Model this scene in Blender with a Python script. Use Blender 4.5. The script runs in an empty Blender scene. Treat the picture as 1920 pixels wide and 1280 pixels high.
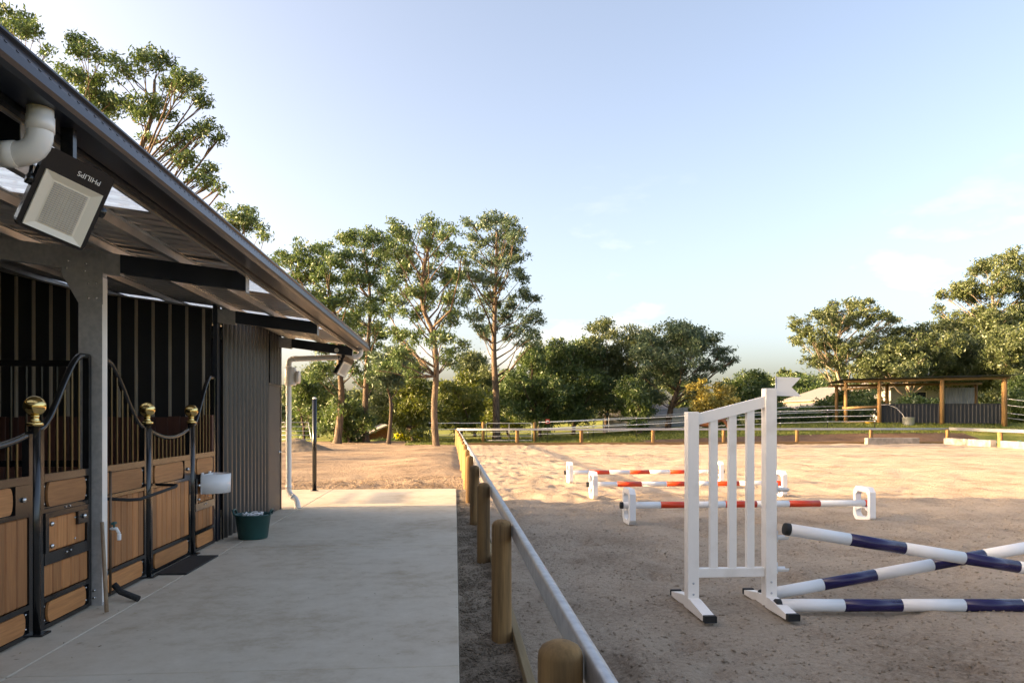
import bpy, math, random
import numpy as np
from mathutils import Vector, Matrix

random.seed(7)
RNG = np.random.default_rng(11)
scene = bpy.context.scene
COL = scene.collection
R = math.radians

# ------------------------------------------------------------------ camera, sky, sun
EYE = 1.55
YAW = math.atan(107 / 1400)
SA, CA = math.sin(YAW), math.cos(YAW)
cam_data = bpy.data.cameras.new('camera')
cam_data.sensor_width = 36
cam_data.lens = 36 * 1400 / 1920
cam_data.shift_y = 145 / 1920
cam_data.clip_start = 0.05
cam_data.clip_end = 3000
cam = bpy.data.objects.new('camera', cam_data)
COL.objects.link(cam)
cam.location = (0, 0, EYE)
cam.rotation_euler = (R(90), 0, -YAW)
scene.camera = cam

SUN_EL = R(11.5)
world = bpy.data.worlds.new('World')
scene.world = world
world.use_nodes = True
wn, wl = world.node_tree.nodes, world.node_tree.links
wn.clear()
out = wn.new('ShaderNodeOutputWorld')
bg = wn.new('ShaderNodeBackground')
sky = wn.new('ShaderNodeTexSky')
sky.sky_type = 'NISHITA'
sky.sun_disc = False
sky.sun_elevation = SUN_EL
sky.sun_rotation = R(-90)
sky.air_density = 0.62
sky.dust_density = 4.8
sky.ozone_density = 2.4
bg.inputs['Strength'].default_value = 0.14
# thin fair-weather cloud low in the sky
tc = wn.new('ShaderNodeTexCoord')
mp = wn.new('ShaderNodeMapping'); mp.inputs['Scale'].default_value = (1, 1, 2.6); mp.inputs['Location'].default_value = (3.1, 1.7, 0.4)
nz = wn.new('ShaderNodeTexNoise'); nz.inputs['Scale'].default_value = 2.6; nz.inputs['Detail'].default_value = 7
nz.inputs['Roughness'].default_value = 0.55
rp = wn.new('ShaderNodeValToRGB')
rp.color_ramp.elements[0].position = 0.58; rp.color_ramp.elements[0].color = (0, 0, 0, 1)
rp.color_ramp.elements[1].position = 0.78; rp.color_ramp.elements[1].color = (1, 1, 1, 1)
ml = wn.new('ShaderNodeMath'); ml.operation = 'MULTIPLY'; ml.inputs[1].default_value = 0.28
mx = wn.new('ShaderNodeMixRGB'); mx.inputs['Color2'].default_value = (5.2, 5.3, 5.6, 1)
wl.new(tc.outputs['Generated'], mp.inputs['Vector']); wl.new(mp.outputs['Vector'], nz.inputs['Vector'])
wl.new(nz.outputs['Fac'], rp.inputs['Fac']); wl.new(rp.outputs['Color'], ml.inputs[0])
sxyz = wn.new('ShaderNodeSeparateXYZ'); mrz = wn.new('ShaderNodeMapRange')
mrz.inputs['From Min'].default_value = 0.12; mrz.inputs['From Max'].default_value = 0.34; mrz.inputs['To Min'].default_value = 1.0; mrz.inputs['To Max'].default_value = 0.0
m2 = wn.new('ShaderNodeMath'); m2.operation = 'MULTIPLY'
wl.new(tc.outputs['Generated'], sxyz.inputs[0]); wl.new(sxyz.outputs['Z'], mrz.inputs['Value'])
wl.new(ml.outputs[0], m2.inputs[0]); wl.new(mrz.outputs['Result'], m2.inputs[1])
wl.new(m2.outputs[0], mx.inputs['Fac']); wl.new(sky.outputs['Color'], mx.inputs['Color1'])
wl.new(mx.outputs['Color'], bg.inputs['Color']); wl.new(bg.outputs['Background'], out.inputs['Surface'])

sd = bpy.data.lights.new('sun', 'SUN')
sd.energy = 2.6
sd.angle = R(0.6)
sd.color = (1.0, 0.83, 0.60)
sun = bpy.data.objects.new('sun', sd)
COL.objects.link(sun)
sun.location = (-30, 0, 30)
sun.rotation_euler = Vector((math.cos(SUN_EL), 0.025, -math.sin(SUN_EL))).to_track_quat('-Z', 'Y').to_euler()

vs = scene.view_settings
vs.view_transform = 'Standard'; vs.look = 'None'; vs.gamma = 1; vs.use_curve_mapping = False
vs.exposure = 2.56
vs.use_white_balance = True; vs.white_balance_temperature = 10200; vs.white_balance_tint = 15

# ------------------------------------------------------------------ helpers
def at(px, py, zc):
    """point seen at a photo pixel, zc metres in front of the camera"""
    u = (px - 960) / 1400; v = (785 - py) / 1400
    return Vector((zc * (SA + u * CA), zc * (CA - u * SA), EYE + v * zc))

def gp(px, py):
    p = at(px, py, 1400 * EYE / (py - 785)); p.z = 0
    return p

def sstep(a, b, x):
    t = np.clip((x - a) / (b - a), 0, 1)
    return t * t * (3 - 2 * t)

def terrain(x, y):
    return 1.25 * sstep(2, 30, x) * sstep(44.6, 50.5, y) + 0.012 * np.maximum(y - 52, 0) * sstep(-10, 30, x)

def vnoise(x, y, s, seed=0):
    x = np.asarray(x) / s; y = np.asarray(y) / s
    xi = np.floor(x).astype(np.int64); yi = np.floor(y).astype(np.int64)
    fx = x - xi; fy = y - yi
    fx = fx * fx * (3 - 2 * fx); fy = fy * fy * (3 - 2 * fy)
    def h(a, b):
        n = (a * 374761393 + b * 668265263 + seed * 1274126177) & 0x7fffffff
        n = ((n ^ (n >> 13)) * 1274126177) & 0x7fffffff
        return ((n ^ (n >> 16)) & 0xffff) / 65535.0
    return (h(xi, yi) * (1 - fx) + h(xi + 1, yi) * fx) * (1 - fy) + (h(xi, yi + 1) * (1 - fx) + h(xi + 1, yi + 1) * fx) * fy

class MB:
    def __init__(s):
        s.v = []; s.f = []; s.sm = []; s.mi = []
    def add(s, vs_, fs, smooth=False, mi=0):
        o = len(s.v)
        s.v += [tuple(p) for p in vs_]
        for f in fs:
            s.f.append(tuple(i + o for i in f)); s.sm.append(smooth); s.mi.append(mi)
        return s
    def box(s, c, size, ax=None, mi=0):
        """c centre, size (3), ax optional 3 axis vectors"""
        c = Vector(c); hx, hy, hz = [d / 2 for d in size]
        if ax is None: ax = (Vector((1, 0, 0)), Vector((0, 1, 0)), Vector((0, 0, 1)))
        vs_ = [c + ax[0] * (hx * i) + ax[1] * (hy * j) + ax[2] * (hz * k) for k in (-1, 1) for j in (-1, 1) for i in (-1, 1)]
        return s.add(vs_, [(0, 2, 3, 1), (4, 5, 7, 6), (0, 1, 5, 4), (2, 6, 7, 3), (0, 4, 6, 2), (1, 3, 7, 5)], False, mi)
    def bx(s, x0, x1, y0, y1, z0, z1, mi=0):
        return s.box(((x0 + x1) / 2, (y0 + y1) / 2, (z0 + z1) / 2), (abs(x1 - x0), abs(y1 - y0), abs(z1 - z0)), None, mi)
    def bbox(s, x0, x1, y0, y1, z0, z1, b=0.006, mi=0):
        """box with chamfered edges (long posts, planks)"""
        d = [(x0, x1), (y0, y1), (z0, z1)]
        vs_ = []; idx = {}
        for i in (0, 1):
            for j in (0, 1):
                for k in (0, 1):
                    p = (d[0][i], d[1][j], d[2][k]); sg = (1 if i == 0 else -1, 1 if j == 0 else -1, 1 if k == 0 else -1)
                    for a in range(3):
                        q = list(p)
                        for c in range(3):
                            if c != a: q[c] += sg[c] * b
                        idx[(i, j, k, a)] = len(vs_); vs_.append(q)
        fs = []
        def g(i, j, k, a): return idx[(i, j, k, a)]
        for e in (0, 1):
            fs.append([g(e, 0, 0, 0), g(e, 1, 0, 0), g(e, 1, 1, 0), g(e, 0, 1, 0)][::1 if e else -1])
            fs.append([g(0, e, 0, 1), g(1, e, 0, 1), g(1, e, 1, 1), g(0, e, 1, 1)][::-1 if e else 1])
            fs.append([g(0, 0, e, 2), g(1, 0, e, 2), g(1, 1, e, 2), g(0, 1, e, 2)][::1 if e else -1])
        for i in (0, 1):
            for j in (0, 1):
                fs.append([g(i, j, 0, 0), g(i, j, 1, 0), g(i, j, 1, 1), g(i, j, 0, 1)])
                fs.append([g(i, 0, j, 0), g(i, 1, j, 0), g(i, 1, j, 2), g(i, 0, j, 2)])
                fs.append([g(0, i, j, 1), g(1, i, j, 1), g(1, i, j, 2), g(0, i, j, 2)])
                for k in (0, 1):
                    fs.append([g(i, j, k, 0), g(i, j, k, 1), g(i, j, k, 2)])
        return s.add(vs_, fs, False, mi)
    def tube(s, pts, r, n=10, caps=True, smooth=True, mi=0):
        pts = [Vector(p) for p in pts]
        rs = r if isinstance(r, (list, tuple)) else [r] * len(pts)
        up = Vector((0.03, 0.02, 1)); vs_ = []; m = len(pts)
        prev = None
        for i, p in enumerate(pts):
            t = (pts[min(i + 1, m - 1)] - pts[max(i - 1, 0)])
            if t.length < 1e-9: t = Vector((0, 0, 1))
            t.normalize()
            if prev is None:
                a = t.cross(up)
                if a.length < 0.05: a = t.cross(Vector((1, 0, 0)))
            else:
                a = prev - t * prev.dot(t)
            a.normalize(); prev = a; b = t.cross(a)
            for k in range(n):
                an = 2 * math.pi * k / n
                vs_.append(p + (a * math.cos(an) + b * math.sin(an)) * rs[i])
        fs = [(i * n + k, i * n + (k + 1) % n, (i + 1) * n + (k + 1) % n, (i + 1) * n + k) for i in range(m - 1) for k in range(n)]
        s.add(vs_, fs, smooth, mi)
        if caps:
            o = len(s.v) - len(vs_)
            s.f.append(tuple(o + k for k in range(n))[::-1]); s.sm.append(False); s.mi.append(mi)
            s.f.append(tuple(o + (m - 1) * n + k for k in range(n))); s.sm.append(False); s.mi.append(mi)
        return s
    def lathe(s, c, prof, n=20, ax=None, smooth=True, mi=0):
        """prof list of (r, h) from c along ax[2]"""
        c = Vector(c)
        if ax is None: ax = (Vector((1, 0, 0)), Vector((0, 1, 0)), Vector((0, 0, 1)))
        vs_ = []
        for r_, h in prof:
            for k in range(n):
                an = 2 * math.pi * k / n
                vs_.append(c + ax[0] * (r_ * math.cos(an)) + ax[1] * (r_ * math.sin(an)) + ax[2] * h)
        m = len(prof)
        fs = [(i * n + k, i * n + (k + 1) % n, (i + 1) * n + (k + 1) % n, (i + 1) * n + k) for i in range(m - 1) for k in range(n)]
        fs.append(tuple(range(n))[::-1]); fs.append(tuple((m - 1) * n + k for k in range(n)))
        return s.add(vs_, fs, smooth, mi)
    def prism(s, poly, d, mi=0, smooth=False):
        """poly: 3-D points of a planar outline, d: extrusion vector"""
        n = len(poly); d = Vector(d)
        a = [Vector(p) for p in poly]; b = [p + d for p in a]
        fs = [tuple(range(n))[::-1], tuple(range(n, 2 * n))]
        s.add(a + b, fs, False, mi)
        o = len(s.v) - 2 * n
        for k in range(n):
            s.f.append((o + k, o + (k + 1) % n, o + n + (k + 1) % n, o + n + k)); s.sm.append(smooth); s.mi.append(mi)
        return s
    def ring(s, outer, inner, d, mi=0):
        """frame: outline with a hole (same point count), extruded"""
        n = len(outer); d = Vector(d)
        A = [Vector(p) for p in outer]; B = [Vector(p) for p in inner]
        vs_ = A + B + [p + d for p in A] + [p + d for p in B]
        fs = []
        for k in range(n):
            j = (k + 1) % n
            fs += [(k, j, n + j, n + k), (2 * n + k, 3 * n + k, 3 * n + j, 2 * n + j), (k, 2 * n + k, 2 * n + j, j), (n + k, n + j, 3 * n + j, 3 * n + k)]
        return s.add(vs_, fs, False, mi)
    def build(s, name, mats, parent=None, origin=None):
        me = bpy.data.meshes.new(name)
        w = Vector((0, 0, 0)) if origin is None else Vector(origin)
        if parent is not None and origin is None: w = root_loc(parent)
        me.from_pydata([(p[0] - w.x, p[1] - w.y, p[2] - w.z) for p in s.v], [], s.f)
        me.polygons.foreach_set('use_smooth', s.sm)
        if not isinstance(mats, (list, tuple)): mats = [mats]
        for m in mats: me.materials.append(m)
        if len(mats) > 1: me.polygons.foreach_set('material_index', s.mi)
        me.update()
        import bmesh as _b
        bm = _b.new(); bm.from_mesh(me); _b.ops.recalc_face_normals(bm, faces=bm.faces); bm.to_mesh(me); bm.free()
        o = bpy.data.objects.new(name, me)
        COL.objects.link(o)
        if parent is not None: o.parent = parent
        else: o.location = w
        return o

def root_loc(o):
    while o.parent is not None: o = o.parent
    return Vector(o.location)

def tag(o, label=None, cat=None, group=None, kind=None):
    if label: o['label'] = label
    if cat: o['category'] = cat
    if group: o['group'] = group
    if kind: o['kind'] = kind
    return o

def thing(name, loc, label, cat, group=None):
    o = bpy.data.objects.new(name, None)
    o.empty_display_size = 0.2
    COL.objects.link(o); o.location = loc
    return tag(o, label, cat, group)

# ------------------------------------------------------------------ materials
def new_mat(name):
    m = bpy.data.materials.new(name); m.use_nodes = True
    nt = m.node_tree
    return m, nt.nodes, nt.links, nt.nodes['Principled BSDF']

def mat(name, c1, c2=None, rough=0.6, metal=0.0, scale=6.0, stretch=(1, 1, 1), bump=0.0, bscale=None, spec=0.5, detail=5, contrast=(0.35, 0.65), coat=0.0):
    m, n, l, p = new_mat(name)
    p.inputs['Roughness'].default_value = rough; p.inputs['Metallic'].default_value = metal
    p.inputs['Specular IOR Level'].default_value = spec
    p.inputs['Coat Weight'].default_value = coat
    c2 = c2 or tuple(c * 0.8 for c in c1)
    tcn = n.new('ShaderNodeTexCoord'); mpn = n.new('ShaderNodeMapping'); mpn.inputs['Scale'].default_value = stretch
    nzn = n.new('ShaderNodeTexNoise'); nzn.inputs['Scale'].default_value = scale; nzn.inputs['Detail'].default_value = detail
    rmp = n.new('ShaderNodeValToRGB')
    rmp.color_ramp.elements[0].position = contrast[0]; rmp.color_ramp.elements[0].color = (*c2, 1)
    rmp.color_ramp.elements[1].position = contrast[1]; rmp.color_ramp.elements[1].color = (*c1, 1)
    l.new(tcn.outputs['Object'], mpn.inputs['Vector']); l.new(mpn.outputs['Vector'], nzn.inputs['Vector'])
    l.new(nzn.outputs['Fac'], rmp.inputs['Fac']); l.new(rmp.outputs['Color'], p.inputs['Base Color'])
    if bump:
        nb = n.new('ShaderNodeTexNoise'); nb.inputs['Scale'].default_value = bscale or scale * 3; nb.inputs['Detail'].default_value = 6
        b = n.new('ShaderNodeBump'); b.inputs['Strength'].default_value = min(1, bump); b.inputs['Distance'].default_value = 0.02
        l.new(mpn.outputs['Vector'], nb.inputs['Vector']); l.new(nb.outputs['Fac'], b.inputs['Height']); l.new(b.outputs['Normal'], p.inputs['Normal'])
    return m

def ground_mat(name, cols, big=0.35, fine=18.0, bump=0.6, bdist=0.02, rough=0.95, bscale=30.0):
    """three-tone mottled ground: large patches, fine grain, relief"""
    m, n, l, p = new_mat(name)
    p.inputs['Roughness'].default_value = rough; p.inputs['Specular IOR Level'].default_value = 0.15
    tcn = n.new('ShaderNodeTexCoord')
    a = n.new('ShaderNodeTexNoise'); a.inputs['Scale'].default_value = big; a.inputs['Detail'].default_value = 6; a.inputs['Roughness'].default_value = 0.6
    b = n.new('ShaderNodeTexNoise'); b.inputs['Scale'].default_value = fine; b.inputs['Detail'].default_value = 8; b.inputs['Roughness'].default_value = 0.75
    ad = n.new('ShaderNodeMath'); ad.operation = 'MULTIPLY_ADD'; ad.inputs[1].default_value = 0.5
    mm = n.new('ShaderNodeMath'); mm.operation = 'MULTIPLY'; mm.inputs[1].default_value = 0.5
    r_ = n.new('ShaderNodeValToRGB'); r_.color_ramp.elements[0].position = 0.36; r_.color_ramp.elements[0].color = (*cols[0], 1)
    r_.color_ramp.elements[1].position = 0.64; r_.color_ramp.elements[1].color = (*cols[2], 1)
    e = r_.color_ramp.elements.new(0.5); e.color = (*cols[1], 1)
    for t in (a, b): l.new(tcn.outputs['Object'], t.inputs['Vector'])
    l.new(a.outputs['Fac'], mm.inputs[0]); l.new(b.outputs['Fac'], ad.inputs[0]); l.new(mm.outputs[0], ad.inputs[2])
    l.new(ad.outputs[0], r_.inputs['Fac']); l.new(r_.outputs['Color'], p.inputs['Base Color'])
    c = n.new('ShaderNodeTexNoise'); c.inputs['Scale'].default_value = bscale; c.inputs['Detail'].default_value = 7; c.inputs['Roughness'].default_value = 0.7
    l.new(tcn.outputs['Object'], c.inputs['Vector'])
    bp = n.new('ShaderNodeBump'); bp.inputs['Strength'].default_value = bump; bp.inputs['Distance'].default_value = bdist
    l.new(c.outputs['Fac'], bp.inputs['Height']); l.new(bp.outputs['Normal'], p.inputs['Normal'])
    return m

def wood_mat(name, c1, c2, along='Z', rough=0.55, freq=9.0, bump=0.15):
    """straight-grained timber; each piece differs a little in tone"""
    m, n, l, p = new_mat(name)
    p.inputs['Roughness'].default_value = rough
    tcn = n.new('ShaderNodeTexCoord'); mpn = n.new('ShaderNodeMapping')
    k = {'X': (0.06, 1, 1), 'Y': (1, 0.06, 1), 'Z': (1, 1, 0.06)}[along]
    mpn.inputs['Scale'].default_value = [q * freq * 6 for q in k]
    nzn = n.new('ShaderNodeTexNoise'); nzn.inputs['Scale'].default_value = 1.0; nzn.inputs['Detail'].default_value = 6; nzn.inputs['Roughness'].default_value = 0.65
    rmp = n.new('ShaderNodeValToRGB')
    rmp.color_ramp.elements[0].position = 0.3; rmp.color_ramp.elements[0].color = (*c2, 1)
    rmp.color_ramp.elements[1].position = 0.7; rmp.color_ramp.elements[1].color = (*c1, 1)
    oi = n.new('ShaderNodeObjectInfo')
    hs = n.new('ShaderNodeHueSaturation')
    mr = n.new('ShaderNodeMapRange'); mr.inputs['To Min'].default_value = 0.66; mr.inputs['To Max'].default_value = 1.25
    l.new(oi.outputs['Random'], mr.inputs['Value']); l.new(mr.outputs['Result'], hs.inputs['Value'])
    vm = n.new('ShaderNodeVectorMath'); vm.operation = 'ADD'
    sc_ = n.new('ShaderNodeVectorMath'); sc_.operation = 'SCALE'; sc_.inputs['Scale'].default_value = 37.0
    cmb = n.new('ShaderNodeCombineXYZ')
    for i in range(3): l.new(oi.outputs['Random'], cmb.inputs[i])
    l.new(cmb.outputs[0], sc_.inputs[0])
    l.new(tcn.outputs['Object'], mpn.inputs['Vector']); l.new(mpn.outputs['Vector'], vm.inputs[0]); l.new(sc_.outputs[0], vm.inputs[1])
    l.new(vm.outputs[0], nzn.inputs['Vector']); l.new(nzn.outputs['Fac'], rmp.inputs['Fac'])
    l.new(rmp.outputs['Color'], hs.inputs['Color']); l.new(hs.outputs['Color'], p.inputs['Base Color'])
    bp = n.new('ShaderNodeBump'); bp.inputs['Strength'].default_value = bump; bp.inputs['Distance'].default_value = 0.004
    l.new(nzn.outputs['Fac'], bp.inputs['Height']); l.new(bp.outputs['Normal'], p.inputs['Normal'])
    return m

def leaf_mat(name, dark, mid, light, trans=0.35):
    m, n, l, p = new_mat(name)
    n.remove(p)
    o = n['Material Output']
    g = n.new('ShaderNodeNewGeometry')
    r_ = n.new('ShaderNodeValToRGB')
    r_.color_ramp.elements[0].position = 0.0; r_.color_ramp.elements[0].color = (*dark, 1)
    r_.color_ramp.elements[1].position = 1.0; r_.color_ramp.elements[1].color = (*light, 1)
    e = r_.color_ramp.elements.new(0.5); e.color = (*mid, 1)
    d = n.new('ShaderNodeBsdfDiffuse'); t = n.new('ShaderNodeBsdfTranslucent'); gl = n.new('ShaderNodeBsdfGlossy')
    gl.inputs['Roughness'].default_value = 0.45; gl.inputs['Color'].default_value = (0.8, 0.85, 0.8, 1)
    a = n.new('ShaderNodeMixShader'); a.inputs['Fac'].default_value = trans
    b = n.new('ShaderNodeMixShader'); b.inputs['Fac'].default_value = 0.05
    l.new(g.outputs['Random Per Island'], r_.inputs['Fac'])
    l.new(r_.outputs['Color'], d.inputs['Color']); l.new(r_.outputs['Color'], t.inputs['Color'])
    l.new(d.outputs[0], a.inputs[1]); l.new(t.outputs[0], a.inputs[2])
    l.new(a.outputs[0], b.inputs[1]); l.new(gl.outputs[0], b.inputs[2]); l.new(b.outputs[0], o.inputs['Surface'])
    return m

M = {}
M['sand'] = ground_mat('arena sand', ((0.29, 0.21, 0.15), (0.50, 0.385, 0.29), (0.61, 0.48, 0.37)), big=0.8, fine=22, bump=1.0, bdist=0.06, bscale=26)
M['dirt'] = ground_mat('bare earth', ((0.17, 0.115, 0.08), (0.33, 0.235, 0.165), (0.47, 0.345, 0.245)), big=0.5, fine=10, bump=1.0, bdist=0.09, bscale=9)
M['brown_dirt'] = ground_mat('brown earth', ((0.10, 0.06, 0.04), (0.17, 0.10, 0.065), (0.24, 0.15, 0.10)), big=0.5, fine=6, bump=0.8, bdist=0.05, bscale=9)
M['gravel'] = ground_mat('dark gravel', ((0.10, 0.074, 0.052), (0.24, 0.185, 0.135), (0.42, 0.335, 0.25)), big=1.2, fine=45, bump=1.0, bdist=0.02, bscale=55)
M['grass'] = ground_mat('paddock grass', ((0.10, 0.125, 0.03), (0.20, 0.215, 0.05), (0.33, 0.31, 0.09)), big=0.35, fine=5, bump=1.0, bdist=0.06, bscale=7)
M['concrete'] = ground_mat('broom finished concrete', ((0.45, 0.355, 0.26), (0.58, 0.49, 0.385), (0.64, 0.555, 0.45)), big=0.8, fine=6, bump=0.12, bdist=0.004, bscale=40, rough=0.8)
M['block'] = mat('pale concrete block', (0.36, 0.32, 0.28), (0.22, 0.195, 0.17), 0.9, scale=3, bump=0.3)
M['roof_under'] = mat('zinc roof sheet', (0.80, 0.75, 0.70), (0.70, 0.655, 0.61), 0.28, 0.85, scale=2.0)
M['dark_steel'] = mat('dark blue grey painted steel', (0.020, 0.024, 0.032), (0.014, 0.017, 0.023), 0.32, 0.0, scale=3)
M['gutter'] = mat('slate coloured gutter', (0.014, 0.019, 0.030), (0.010, 0.014, 0.023), 0.3, 0.0, scale=3, spec=0.4)
M['galv'] = mat('galvanised steel', (0.55, 0.56, 0.57), (0.42, 0.43, 0.45), 0.42, 0.75, scale=18)
M['galv_dull'] = mat('dull galvanised steel', (0.50, 0.475, 0.455), (0.40, 0.38, 0.365), 0.5, 0.15, scale=25)
M['galv_warm'] = mat('bright zinc purlin', (0.62, 0.58, 0.53), (0.5, 0.47, 0.43), 0.36, 0.75, scale=6)
M['tin'] = mat('grey corrugated cladding', (0.075, 0.068, 0.062), (0.058, 0.053, 0.049), 0.36, 0.2, scale=1.5)
M['store'] = mat('grey door skin', (0.05, 0.05, 0.05), (0.042, 0.042, 0.043), 0.5, scale=1.5)
M['black_clad'] = mat('black wall cladding', (0.012, 0.011, 0.011), (0.008, 0.008, 0.008), 0.5, scale=2)
M['rib'] = mat('pale cladding rib', (0.40, 0.34, 0.27), (0.32, 0.27, 0.215), 0.5, 0.2, scale=2)
M['black'] = mat('gloss black powder coat', (0.012, 0.012, 0.013), (0.008, 0.008, 0.009), 0.18, scale=4, spec=0.6)
M['rubber'] = mat('black rubber', (0.018, 0.018, 0.018), (0.01, 0.01, 0.01), 0.75, scale=20)
M['brass'] = mat('polished brass', (0.80, 0.58, 0.25), (0.70, 0.48, 0.19), 0.14, 1.0, scale=6)
M['chrome'] = mat('steel bolt', (0.75, 0.74, 0.72), (0.6, 0.6, 0.6), 0.2, 1.0)
M['stall_wood'] = wood_mat('oiled hardwood planks', (0.54, 0.215, 0.075), (0.35, 0.12, 0.038), 'Z', 0.5)
M['stall_wood_h'] = wood_mat('oiled hardwood boards', (0.56, 0.228, 0.082), (0.37, 0.132, 0.043), 'Y', 0.5)
M['red_wood'] = wood_mat('dark red kickboards', (0.105, 0.035, 0.022), (0.06, 0.02, 0.013), 'Z', 0.5)
M['post_wood'] = wood_mat('treated pine posts', (0.40, 0.22, 0.085), (0.10, 0.055, 0.022), 'Z', 0.85, 2.0, 1.0)
M['post_wood_h'] = wood_mat('treated pine rails', (0.36, 0.22, 0.10), (0.18, 0.10, 0.045), 'X', 0.8, 4.0, 0.5)
M['sleeper'] = wood_mat('pine sleeper', (0.40, 0.29, 0.15), (0.25, 0.17, 0.085), 'Y', 0.85, 3.0, 0.4)
M['handle_wood'] = wood_mat('worn broom handle', (0.36, 0.25, 0.16), (0.22, 0.14, 0.09), 'Z', 0.7)
M['white'] = mat('white paint', (0.90, 0.84, 0.78), (0.76, 0.69, 0.62), 0.42, scale=5, contrast=(0.22, 0.5), bump=0.08)
M['white_plastic'] = mat('white plastic', (0.82, 0.82, 0.82), (0.77, 0.77, 0.77), 0.3, scale=3)
M['pvc'] = mat('white pipe', (0.88, 0.83, 0.77), (0.84, 0.79, 0.73), 0.28, scale=3)
M['red'] = mat('red plastic pole band', (0.70, 0.055, 0.018), (0.62, 0.045, 0.014), 0.3, scale=4)
M['navy'] = mat('navy pole band', (0.016, 0.014, 0.085), (0.012, 0.010, 0.065), 0.25, scale=4)
M['green_plastic'] = mat('dark green plastic', (0.006, 0.085, 0.08), (0.004, 0.06, 0.058), 0.4, scale=4)
M['bark'] = mat('gum bark', (0.20, 0.135, 0.09), (0.055, 0.038, 0.028), 0.9, scale=5, stretch=(3, 3, 0.5), bump=0.7, bscale=6)
M['bark_pale'] = mat('pale gum bark', (0.42, 0.33, 0.25), (0.26, 0.19, 0.14), 0.85, scale=1.5, stretch=(2, 2, 0.5), bump=0.3, bscale=6)
M['bark_dark'] = mat('dark bark', (0.10, 0.065, 0.045), (0.045, 0.03, 0.022), 0.9, scale=3, stretch=(3, 3, 0.5), bump=0.7, bscale=6)
M['leaf_gum'] = leaf_mat('gum leaves', (0.034, 0.069, 0.021), (0.074, 0.129, 0.038), (0.139, 0.199, 0.060))
M['leaf_blue'] = leaf_mat('blue green gum leaves', (0.041, 0.075, 0.041), (0.079, 0.129, 0.069), (0.135, 0.191, 0.101))
M['leaf_dark'] = leaf_mat('dark leaves', (0.034, 0.068, 0.018), (0.075, 0.124, 0.032), (0.135, 0.188, 0.053), 0.45)
M['leaf_bright'] = leaf_mat('bright green leaves', (0.056, 0.083, 0.011), (0.105, 0.135, 0.019), (0.173, 0.188, 0.030), 0.45)
M['leaf_olive'] = leaf_mat('olive leaves', (0.053, 0.078, 0.027), (0.101, 0.134, 0.050), (0.169, 0.195, 0.079))
M['leaf_yellow'] = leaf_mat('yellow blossom', (0.20, 0.17, 0.04), (0.40, 0.32, 0.08), (0.58, 0.47, 0.14))
M['flower'] = leaf_mat('bright yellow flowers', (0.35, 0.33, 0.01), (0.55, 0.52, 0.02), (0.70, 0.66, 0.04))
M['brick'] = mat('red brick', (0.24, 0.10, 0.065), (0.15, 0.065, 0.045), 0.9, scale=8, bump=0.3)
M['roof_tile'] = mat('pale tile roof', (0.26, 0.235, 0.215), (0.20, 0.18, 0.165), 0.7, scale=4)
M['render'] = mat('cream wall', (0.34, 0.27, 0.18), (0.28, 0.22, 0.15), 0.8, scale=3)
M['pale_wall'] = mat('pale grey wall', (0.40, 0.40, 0.40), (0.32, 0.32, 0.32), 0.7, scale=3)
M['glass'] = mat('dark window glass', (0.02, 0.03, 0.05), (0.015, 0.02, 0.035), 0.06, spec=0.8)
M['navy_panel'] = mat('charcoal fence sheeting', (0.012, 0.014, 0.020), (0.009, 0.011, 0.015), 0.6, scale=2)
M['blue_grey'] = mat('blue grey sheeting', (0.20, 0.235, 0.27), (0.16, 0.19, 0.22), 0.5, scale=2)
M['horse'] = mat('chestnut coat', (0.16, 0.062, 0.028), (0.10, 0.038, 0.018), 0.5, scale=4)
M['horse_dark'] = mat('dark mane', (0.02, 0.012, 0.009), (0.012, 0.008, 0.006), 0.7, scale=8)
M['yellow'] = mat('yellow plastic', (0.65, 0.36, 0.03), (0.55, 0.29, 0.02), 0.4)
M['sign_red'] = mat('red sign border', (0.62, 0.06, 0.03), (0.52, 0.05, 0.025), 0.4)
M['aqua'] = mat('aqua hose', (0.12, 0.38, 0.30), (0.08, 0.28, 0.22), 0.5)
M['lens'] = mat('floodlight reflector', (0.90, 0.78, 0.62), (0.86, 0.74, 0.58), 0.4, scale=3)
M['lens_grid'] = mat('floodlight diodes', (0.62, 0.57, 0.50), (0.52, 0.47, 0.42), 0.3, scale=30)
M['straw'] = leaf_mat('dry straw', (0.10, 0.06, 0.03), (0.22, 0.15, 0.08), (0.45, 0.34, 0.18), 0.1)
M['copper'] = mat('weathered copper pipe', (0.20, 0.12, 0.075), (0.13, 0.08, 0.05), 0.4, 0.5)

def skylight_mat():
    m, n, l, p = new_mat('clear corrugated sheet')
    n.remove(p)
    d = n.new('ShaderNodeBsdfTranslucent'); d.inputs['Color'].default_value = (0.93, 0.96, 0.98, 1)
    t = n.new('ShaderNodeBsdfTransparent'); t.inputs['Color'].default_value = (0.85, 0.92, 0.95, 1)
    g = n.new('ShaderNodeBsdfGlossy'); g.inputs['Roughness'].default_value = 0.25
    a = n.new('ShaderNodeMixShader'); a.inputs['Fac'].default_value = 0.45
    b = n.new('ShaderNodeMixShader'); b.inputs['Fac'].default_value = 0.08
    l.new(d.outputs[0], a.inputs[1]); l.new(t.outputs[0], a.inputs[2]); l.new(a.outputs[0], b.inputs[1]); l.new(g.outputs[0], b.inputs[2])
    l.new(b.outputs[0], n['Material Output'].inputs['Surface'])
    return m
M['skylight'] = skylight_mat()

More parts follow.
